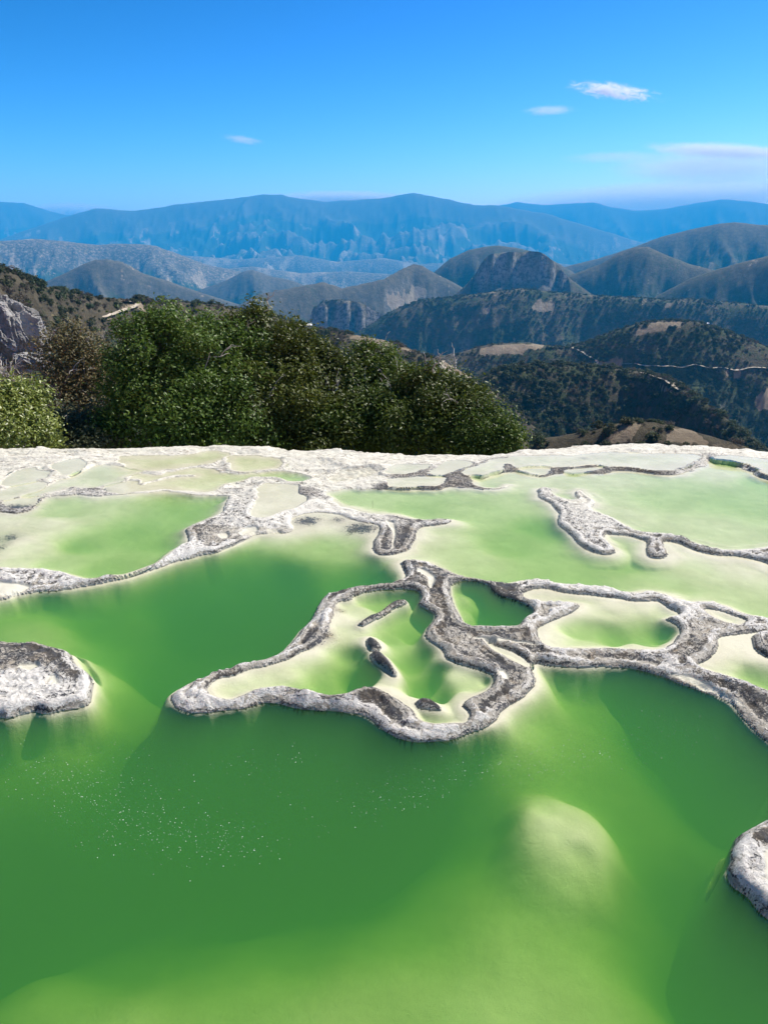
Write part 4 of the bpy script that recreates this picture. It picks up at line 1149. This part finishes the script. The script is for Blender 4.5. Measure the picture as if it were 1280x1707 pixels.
def tree(name, label, cat, lobes, nleaf, mat, size=0.12, bark=None, bare_twigs=0, base_px=None, cluster=9, spread=0.13, group=None, shell=(0.55, 1.05)):
    bl = blobs_px(lobes)
    extra = []
    for c, rh, rv in bl:
        for _ in range(7):
            d = rng.normal(0, 1, 3)
            d[2] = d[2] + 0.5
            d[1] -= 0.5
            d /= np.linalg.norm(d)
            k = rng.uniform(0.2, 0.42)
            extra.append((c + d * np.array([rh, rh, rv]) * rng.uniform(0.75, 1.12), rh * k, rh * k * rng.uniform(0.7, 1.2)))
    limb_bl = bl
    bl = [(c, rh * 0.9, rv * 0.9) for c, rh, rv in bl] + extra
    cen = np.mean([b[0] for b in limb_bl], 0)
    bx, by = (cen[0], cen[1]) if base_px is None else at_range(base_px[0], 700, base_px[1])[:2]
    bz = float(ground(bx, by)) - 0.15
    base = np.array((bx, by, bz))
    e = bpy.data.objects.new(name, None)
    col.objects.link(e)
    e.empty_display_size = 0.3
    e.location = base
    e['label'], e['category'] = label, cat
    if group:
        e['group'] = group
    C, N, S, tips = crown_points(bl, nleaf, cluster, spread, shell)
    sz = size * rng.uniform(0.65, 1.25, len(C))
    me = leaf_mesh('crown', C - base, N, sz, S)
    link('crown', me, mat, e)
    fork = base + (cen - base) * 0.45 + np.array((0, 0, -0.2))
    H = cen[2] - bz
    tr = max(0.07, 0.035 * H + 0.02 * len(limb_bl) * 0.4)
    V, Fq = tube_mesh([branch(base - base, fork - base, tr, tr * 0.7, 8, 0.04)], 9)
    link('trunk', mesh_np('trunk', V, Fq), bark or M_BARK, e)
    paths = []
    for c, rh, rv in limb_bl:
        paths.append(branch(fork - base, c - base, tr * 0.55, 0.025, 9, 0.07))
        sel = tips[np.argsort(((tips - c) ** 2).sum(1))][: 400]
        for q in sel[rng.integers(0, len(sel), 16)]:
            paths.append(branch(c - base, q - base, 0.02, 0.005, 5, 0.08))
    V, Fq = tube_mesh(paths, 5)
    link('limbs', mesh_np('limbs', V, Fq), bark or M_BARK, e)
    for _ in range(bare_twigs):
        c, rh, rv = limb_bl[rng.integers(0, len(limb_bl))]
        a = c + rng.normal(0, 0.25, 3) * rh
        d = rng.normal(0, 1, 3)
        d[2] = abs(d[2]) + 0.5
        d[1] -= 0.5
        d /= np.linalg.norm(d)
        q = a + d * rh * rng.uniform(0.9, 1.5)
        main, mr = branch(a - base, q - base, 0.022, 0.007, 7, 0.1)
        paths = [(main, mr)]
        for _k in range(3):
            m_ = main[rng.integers(2, 6)]
            paths.append(branch(m_, m_ + (d + rng.normal(0, 0.6, 3)) * rh * 0.4, 0.011, 0.004, 5, 0.1))
        V, Fq = tube_mesh(paths, 5)
        link('bare_branch', mesh_np('bare_branch', V, Fq), M_PALE_BARK, e)
    return e

G_T = 'trees growing below the lip of the terrace'
tree('leafy_tree', 'big round dark green tree left of centre, just behind the white terrace edge', 'tree',
     [(245,592,21.4,.95),(300,568,21.6,.85),(345,585,21.2,.95),(222,640,21,.72),(275,650,20.6,1.0),(345,665,20.4,1.05),(402,640,20.8,.95),(232,705,20.2,.85),(300,722,19.8,1.05),(380,725,19.6,1.05),(228,556,21.4,.5),(265,546,21.5,.5),(205,690,20.4,.5),(360,555,21.8,.55),(200,600,21.4,.4),(380,690,20,1.0),(410,590,21.6,.7)],
     50000, M_LEAF_DARK, 0.11, bare_twigs=5, group=G_T)
tree('leafy_tree', 'tall dark green tree with the highest crown, right beside the big round tree', 'tree',
     [(430,556,22.4,.75),(395,560,22.4,.65),(470,585,22.2,.9),(515,600,22.2,.8),(440,640,21.4,1.0),(505,655,21.4,1.05),(455,715,20.2,1.05),(525,725,20.2,1.0),(552,640,21.8,.75),(430,530,22.5,.4),(490,560,22.3,.5),(555,690,20.8,.95),(480,690,20.4,1.0),(410,680,20.4,.9),(545,600,22.2,.5)],
     46000, M_LEAF_DARK, 0.11, bare_twigs=4, group=G_T)
tree('leafy_tree', 'dark green tree with pale bare branches showing at its top, centre of the row', 'tree',
     [(600,605,22.8,.55),(640,606,22.8,.5),(600,655,22,.9),(652,650,22,.85),(580,715,20.6,1.05),(645,712,20.6,1.05),(680,650,22.2,.45),(615,590,22.8,.35),(575,625,22.4,.55),(620,690,21,1.0),(670,690,20.8,.8)],
     36000, M_LEAF_DARK, 0.11, bare_twigs=16, group=G_T)
tree('leafy_tree', 'lower dark green tree on the right slope of the row, with a few bare branches', 'tree',
     [(705,655,20.6,.7),(748,655,20.6,.65),(725,695,20.1,.9),(772,690,19.9,.7),(690,728,19.6,.85),(755,730,19.4,.85),(788,665,20.3,.35),(720,636,20.6,.35)],
     34000, M_LEAF_DARK, 0.105, bare_twigs=10, group=G_T)
tree('leafy_bush', 'small green bush at the right end of the tree row, touching the terrace edge', 'bush',
     [(805,712,19.2,.5),(835,722,19.1,.42),(795,738,18.9,.55),(850,738,18.9,.3),(825,745,18.8,.4)], 14000, M_LEAF_DARK, 0.085, group=G_T)
tree('dry_tree', 'thin brownish tree with half dry leaves left of the big round tree', 'tree',
     [(103,578,26,.62),(122,562,26,.4),(150,600,26,.6),(112,632,25.8,.7),(158,648,25.5,.75),(128,692,25,.8),(182,676,24.6,.5),(95,660,25.4,.4),(172,610,25.6,.4)],
     15000, M_LEAF_BROWN, 0.105, bark=M_PALE_BARK, bare_twigs=30, group=G_T, cluster=6, spread=0.2)
tree('lime_bush', 'sunlit yellow-green bush in the left corner above the terrace', 'bush',
     [(18,688,20.4,.62),(58,712,20.2,.6),(-5,722,19.8,.7),(82,735,19.7,.35),(45,668,20.8,.42),(-40,690,20.4,.7)], 19000, M_LEAF_LIME, 0.10, group=G_T, cluster=7)
tree('leafy_bush', 'dark low bush between the yellow-green bush and the big round tree', 'bush',
     [(125,730,21,.6),(165,722,21,.62),(105,708,21.6,.5),(190,738,20.4,.45),(145,745,20,.5)], 9500, M_LEAF_GREY, 0.11, bare_twigs=8, group=G_T)
tree('bare_bush', 'leafless grey bush on the bank above the yellow-green bush', 'bush',
     [(15,632,27,.55),(45,645,27,.45),(-15,640,27,.5)], 700, M_LEAF_BROWN, 0.10, bark=M_PALE_BARK, bare_twigs=34, group=G_T)

# ------------------------------------------------------------------ scrub on the slopes
def shrub_mesh(name, n, seed, flat=0.8, size=0.26):
    g = np.random.default_rng(seed)
    lobes = [(np.array((g.uniform(-.5, .5), g.uniform(-.5, .5), g.uniform(.25, .75))), g.uniform(.35, .6), g.uniform(.3, .5) * flat) for _ in range(6)]
    C, N, S, tips = crown_points(lobes, n, 5, 0.09, (0.5, 1.05))
    C[:, 2] = np.abs(C[:, 2])
    return leaf_mesh(name, C, N, size * g.uniform(0.6, 1.3, len(C)), S, 0.7)
SHRUBS = [shrub_mesh('shrub', 360, 1), shrub_mesh('shrub', 320, 2, 1.2), shrub_mesh('shrub', 220, 3, 0.9, 0.2)]
for me, mt in zip(SHRUBS, (M_SCRUB, M_SCRUB, M_SCRUB_DRY)):
    me.materials.append(mt)

visg = vis.reshape(NRR, NT_)
bareg = bare.reshape(NRR, NT_)
whog = TW.reshape(NRR, NT_)
cliffg = TC.reshape(NRR, NT_)
def cell(x, y):
    r, th = np.hypot(x, y), np.arctan2(x, y)
    i = np.clip(np.round(np.log(r / 17.2) / math.log(23800 / 17.2) * (NRR - 1)).astype(int), 0, NRR - 1)
    j = np.clip(np.round((th - ta[0]) / (ta[-1] - ta[0]) * (NT_ - 1)).astype(int), 0, NT_ - 1)
    return i, j
COVER = np.array([{'near_slope': 1.0, 'left_bank': .7, 'sandy_ridge': .55, 'wooded_spur': 1.0, 'field_hill': .8, 'wooded_hill': .95}.get(L['n'], .6) for L in LAYERS] + [.6])
def scatter(r_a, r_b, per_m2, s0, s1):
    n = int(0.5 * 1.2 * (r_b ** 2 - r_a ** 2) * per_m2)
    r = np.sqrt(rng.uniform(r_a ** 2, r_b ** 2, n))
    th = rng.uniform(rad(-34), rad(34), n)
    x, y = r * np.sin(th), r * np.cos(th)
    i, j = cell(x, y)
    keep_ = visg[i, j] & (bareg[i, j] < 0.42) & (cliffg[i, j] < 0.4)
    dens = COVER[whog[i, j]] - 0.12 + 1.1 * fbm(x / 20, y / 20, 222, 3) + 0.7 * fbm(x / 95, y / 95, 226, 2)
    keep_ &= rng.random(n) < np.clip(dens, 0.05, 1)
    x, y = x[keep_], y[keep_]
    s = s0 * (1.25 * s1 / s0) ** (rng.random(len(x)) ** 1.7)
    i, j = cell(x, y)
    s = s * np.where(whog[i, j] == [L['n'] for L in LAYERS].index('wooded_spur'), 1.35, 1.0)
    dry = rng.random(len(x)) < np.clip(0.55 - 0.45 * gl_[whog[i, j]] + 0.5 * fbm(x / 45, y / 45, 230, 2), 0.05, 0.75)
    return np.column_stack([x, y, ground(x, y) - 0.12 * s]), s, dry
sc = [scatter(48, 230, 0.5, 0.5, 1.9), scatter(230, 700, 0.2, 0.8, 2.5), scatter(700, 1350, 0.09, 1.3, 3.0), scatter(1350, 2500, 0.03, 2.0, 4.4)]
PS, PZ, PD = np.vstack([a[0] for a in sc]), np.concatenate([a[1] for a in sc]), np.concatenate([a[2] for a in sc])
print('scrub', len(PS), [len(a[0]) for a in sc])
# the bigger ones nearby stand as shrubs of their own
rr_ = np.hypot(PS[:, 0], PS[:, 1])
ppx_, ppy_ = to_pixel(PS[:, 0], PS[:, 1], PS[:, 2])
size_px = PZ / rr_ * FPX
inview = (ppx_ > -10) & (ppx_ < 1290) & (ppy_ < 735) & (ppy_ > 440)
cand = np.nonzero(inview & (rr_ < 260))[0]
cand = cand[np.argsort(-size_px[cand])][:160]
single = np.zeros(len(PS), bool)
single[cand] = True
kind_i = np.where(PD, 2, rng.integers(0, 2, len(PS)))
TXT = {0: ('scrubby_shrub', 'rounded grey-green shrub among the scrub of the near slopes'), 1: ('scrubby_shrub', 'upright grey-green shrub among the scrub of the near slopes'), 2: ('dry_shrub', 'dry brown shrub among the scrub of the near slopes')}
first = {}
for q in cand:
    k = int(kind_i[q])
    o = link(TXT[k][0], SHRUBS[k])
    o.location = PS[q]
    s_ = float(PZ[q])
    o.scale = (s_, s_, s_ * 0.95)
    o.rotation_euler = (0, 0, float(rng.uniform(0, 6.28)))
    i_, j_ = cell(PS[q:q + 1, 0], PS[q:q + 1, 1])
    w_ = LAYERS[int(whog[i_[0], j_[0]])]['n'] if whog[i_[0], j_[0]] >= 0 else 'valley'
    where = {'left_bank': 'the bank at the far left', 'near_slope': 'the brown slope at the left', 'sandy_ridge': 'the sandy ridge at the right'}.get(w_, 'the slope below the terrace')
    o['label'], o['category'], o['group'] = TXT[k][1].replace('the near slopes', where), 'shrub', 'shrubs on ' + where
    first.setdefault(k, o)

def scrub_cover(name, pts, siz, proto):
    me = bpy.data.meshes.new(name)
    me.vertices.add(len(pts))
    me.vertices.foreach_set('co', np.asarray(pts, np.float32).ravel())
    add_attr(me, 'siz', siz)
    add_attr(me, 'turn', rng.uniform(0, 6.28, len(pts)))
    o = link(name, me, kind='stuff')
    ng = bpy.data.node_groups.new(name, 'GeometryNodeTree')
    ng.interface.new_socket('Geometry', in_out='INPUT', socket_type='NodeSocketGeometry')
    ng.interface.new_socket('Geometry', in_out='OUTPUT', socket_type='NodeSocketGeometry')
    nd = ng.nodes
    gi, go = nd.new('NodeGroupInput'), nd.new('NodeGroupOutput')
    m2p = nd.new('GeometryNodeMeshToPoints')
    iop = nd.new('GeometryNodeInstanceOnPoints')
    oi = nd.new('GeometryNodeObjectInfo')
    oi.transform_space = 'ORIGINAL'
    oi.inputs['Object'].default_value = proto
    a1, a2 = nd.new('GeometryNodeInputNamedAttribute'), nd.new('GeometryNodeInputNamedAttribute')
    a1.data_type = a2.data_type = 'FLOAT'
    a1.inputs['Name'].default_value, a2.inputs['Name'].default_value = 'siz', 'turn'
    cx_ = nd.new('ShaderNodeCombineXYZ')
    L_ = ng.links.new
    L_(gi.outputs[0], m2p.inputs['Mesh'])
    L_(m2p.outputs[0], iop.inputs['Points'])
    L_(oi.outputs['Geometry'], iop.inputs['Instance'])
    L_(a2.outputs['Attribute'], cx_.inputs['Z'])
    L_(cx_.outputs[0], iop.inputs['Rotation'])
    L_(a1.outputs['Attribute'], iop.inputs['Scale'])
    L_(iop.outputs[0], go.inputs[0])
    md = o.modifiers.new('scatter', 'NODES')
    md.node_group = ng
    return o
for k in (0, 1, 2):
    m = (kind_i == k) & ~single
    proto = first[k]
    o = scrub_cover('scrub', PS[m], PZ[m], proto)
    o['label'] = ['grey-green rounded scrub covering the hillsides', 'taller green scrub covering the hillsides', 'dry brown scrub covering the hillsides'][k]

# ------------------------------------------------------------------ rock outcrop on the left slope
def outcrop(name, label, px, py, R, sx_, sy_, sz_, seed, tilt):
    bm = bmesh.new()
    bmesh.ops.create_icosphere(bm, subdivisions=6, radius=1.0)
    V = np.array([v.co[:] for v in bm.verts])
    n = V / np.linalg.norm(V, axis=1, keepdims=True)
    u = n[:, 0] * 2.2 + n[:, 2] * 1.3
    w = n[:, 1] * 2.2 - n[:, 2] * 0.9
    blocks = np.round((n[:, 0] * 1.4 + n[:, 2] * 2.6 + 0.35 * vnoise(u * 2, w * 2, seed)) * 3.2) / 3.2
    d = 0.18 * fbm(u * 1.2, w * 1.2, seed, 3) - 0.34 * ridged(u * 1.5, w * 1.5, seed + 3, 4, 0.6) + 0.16 * vnoise(blocks * 9, w * 1.7, seed + 9) + 0.16
    V = n * (1 + d)[:, None] * np.array([sx_, sy_, sz_])
    for v, q in zip(bm.verts, V):
        v.co = q
    me = bpy.data.meshes.new(name)
    bm.to_mesh(me)
    bm.free()
    o = link(name, me, M_STONE)
    x, y, z = at_range(px, py, R)
    o.location = (x, y, z)
    o.rotation_euler = tilt
    o['label'], o['category'] = label, 'rock'
outcrop('rock_outcrop', 'big grey cracked rock outcrop on the slope at the left edge', 5, 560, 68, 3.1, 2.6, 2.7, 5, (0.1, 0.45, 0.3))
outcrop('rock_outcrop', 'small pale rock below the big outcrop on the left slope', 58, 603, 64, 1.2, 0.9, .55, 15, (0, 0.3, 0.6))

# ------------------------------------------------------------------ two tiny far houses
def house(px, py, w, d, h, label):
    x, y, z = hit(px, py)
    e = bpy.data.objects.new('small_house', None)
    col.objects.link(e)
    e.location = (x, y, z - 0.3)
    e.rotation_euler = (0, 0, 0.4)
    e['label'], e['category'], e['group'] = label, 'house', 'tiny houses on the hills'
    def part(name, V, Fc, mat):
        me = bpy.data.meshes.new(name)
        me.from_pydata(V, [], Fc)
        link(name, me, mat, e)
    a, b = w / 2, d / 2
    part('wall', [(sx * a, sy * b, zz) for zz in (0, h) for sx, sy in ((-1, -1), (1, -1), (1, 1), (-1, 1))], [(0, 1, 5, 4), (1, 2, 6, 5), (2, 3, 7, 6), (3, 0, 4, 7)], M_WALL)
    o = 0.5
    part('roof', [(-a - o, -b - o, h), (a + o, -b - o, h), (a + o, b + o, h), (-a - o, b + o, h), (-a - o, 0, h + d * .28), (a + o, 0, h + d * .28)], [(0, 1, 5, 4), (2, 3, 4, 5), (1, 2, 5), (3, 0, 4), (3, 2, 1, 0)], M_TIN)
    part('door', [(-.6, -b - .05, 0), (.6, -b - .05, 0), (.6, -b - .05, 2.1), (-.6, -b - .05, 2.1)], [(0, 1, 2, 3)], M_BARK)
house(513, 547, 4.2, 3.2, 2.2, 'tiny white-roofed house on the ridge above the tree row')
house(1178, 541, 7, 5, 3, 'tiny pale house on the top of the right hill')

# ------------------------------------------------------------------ small things on the water
def dots(name, zones, r0_, r1_):
    base_v, base_f = None, None
    bm = bmesh.new()
    bmesh.ops.create_icosphere(bm, subdivisions=1, radius=1.0)
    bv = np.array([v.co[:] for v in bm.verts])
    bf = np.array([[v.index for v in f.verts] for f in bm.faces])
    bm.free()
    VV, FF, off = [], [], 0
    for (px, py, sx_, sy_, rot, n) in zones:
        for _ in range(n):
            a, b = rng.normal(0, 1, 2)
            c, sn = math.cos(rot), math.sin(rot)
            qx, qy = px + a * sx_ * c - b * sy_ * sn, py + a * sx_ * sn + b * sy_ * c
            x, y = on_plane(qx, qy, 0.0)
            rr = r0_ * (r1_ / r0_) ** (rng.random() ** 2)
            VV.append(bv * np.array([rr, rr, rr * 0.7]) + np.array([x, y, rr * 0.2]))
            FF.append(bf + off)
            off += len(bv)
    me = mesh_np(name, np.vstack(VV), np.vstack(FF))
    link(name, me, M_BUBBLE, kind='stuff', label='fine white bubbles drifting on the deep green water')
dots('bubbles', [(160,1300,75,34,0.2,260),(230,1370,80,28,0.25,330),(400,1400,45,22,0.1,110),(90,1290,50,15,0,60),(450,1270,50,12,-.1,50),(760,1290,100,18,-.3,240),(960,1270,80,16,-.15,170),(1040,1200,60,35,.4,70),(1150,1220,60,30,.5,40),(560,1330,120,30,0,60),(240,1130,30,20,0,25),(500,1010,12,10,-.6,14)], 0.0012, 0.0038)
# a thin twig standing in the pale pool
x, y = on_plane(620, 843, 0.0)
V, Fq = tube_mesh([branch((0, 0, -0.3), (0.012, 0, 0.10), 0.0035, 0.002, 6, 0.02)], 6)
o = link('twig', mesh_np('twig', V, Fq), M_BARK, label='thin dark twig standing upright in the pale pool right of centre', category='twig')
o.location = (x, y, 0)

# ------------------------------------------------------------------ thin clouds, beyond the haze
def cloud(label, px, py, R, wx_, hx_, dens, seed, stretch=4.0, thr=0.5, tilt=0.0):
    x, y, z = at_range(px, py, R)
    m_px = math.sqrt(R * R + z * z) / FPX
    bm = bmesh.new()
    bmesh.ops.create_icosphere(bm, subdivisions=4, radius=1.0)
    g = np.random.default_rng(seed)
    for v in bm.verts:
        k = 1 + 0.18 * float(vnoise(np.array([v.co.x * 2 + seed]), np.array([v.co.z * 2 + v.co.y]), seed)[0])
        v.co *= k
    me = bpy.data.meshes.new('cloud')
    bm.to_mesh(me)
    bm.free()
    t = NT('cloud_vapour')
    tc = t.n('ShaderNodeTexCoord').outputs['Object']
    mp = t.n('ShaderNodeMapping')
    mp.inputs['Scale'].default_value = (wx_ / hx_ / stretch, 1.0, 1.0)
    mp.inputs['Location'].default_value = (seed * 3.1, seed * 1.7, 0)
    t.l(tc, mp.inputs['Vector'])
    n = t.noise(2.6, 8, 0.66, mp.outputs[0], 0.9)
    ln = t.n('ShaderNodeVectorMath', operation='LENGTH')
    t.l(tc, ln.inputs[0])
    fall = t.math('SUBTRACT', 1.0, t.ramp(ln.outputs['Value'], 0.25, 1.0))
    dn = t.math('MULTIPLY', t.math('MULTIPLY', t.ramp(t.math('ADD', n, t.math('MULTIPLY', fall, 0.16)), thr, thr + 0.16), fall), dens / (hx_ * m_px))
    pv = t.n('ShaderNodeVolumePrincipled')
    pv.inputs['Color'].default_value = (0.98, 0.98, 0.98, 1)
    pv.inputs['Anisotropy'].default_value = 0.2
    t.l(dn, pv.inputs['Density'])
    t.l(pv.outputs[0], t.out.inputs['Volume'])
    o = link('cloud', me, t.m, label=label, category='cloud', group='thin clouds low in the sky')
    o.location = (x, y, z)
    o.rotation_euler = (0, tilt, -math.atan2(x, y))
    o.scale = (wx_ * m_px, hx_ * m_px * 1.5, hx_ * m_px)
    return o
cloud('small bright ragged cloud high in the upper right sky', 1022, 152, 33000, 88, 15, 2.6, 3, 2.6, 0.57, 0.16)
cloud('faint short wisp left of the small bright cloud', 915, 184, 33500, 48, 9, 0.5, 5, 3.0, 0.5)
cloud('faint lone wisp in the left half of the sky', 405, 233, 34000, 40, 8, 0.45, 7, 3.0, 0.5, 0.1)
cloud('long thin white streak at the right edge of the sky', 1210, 252, 36000, 140, 14, 1.6, 9, 4.0, 0.47, 0.09)
cloud('soft pale veil under the long streak at the right', 1190, 280, 36500, 180, 30, 0.9, 11, 4.0, 0.42, 0.03)
cloud('faint veil above the right-hand mountains left of the streak', 1020, 262, 37000, 90, 11, 0.3, 13, 4.0, 0.45)
cloud('long low white cloud bank behind the right-hand mountains', 1110, 332, 38500, 320, 30, 1.8, 15, 4.0, 0.36, -0.03)
cloud('low white cloud strip behind the central mountain crest', 570, 330, 39500, 130, 13, 2.0, 17, 4.0, 0.4)
cloud('low white cloud strip in the dip of the left mountains', 125, 352, 40000, 80, 14, 2.0, 19, 4.0, 0.4)
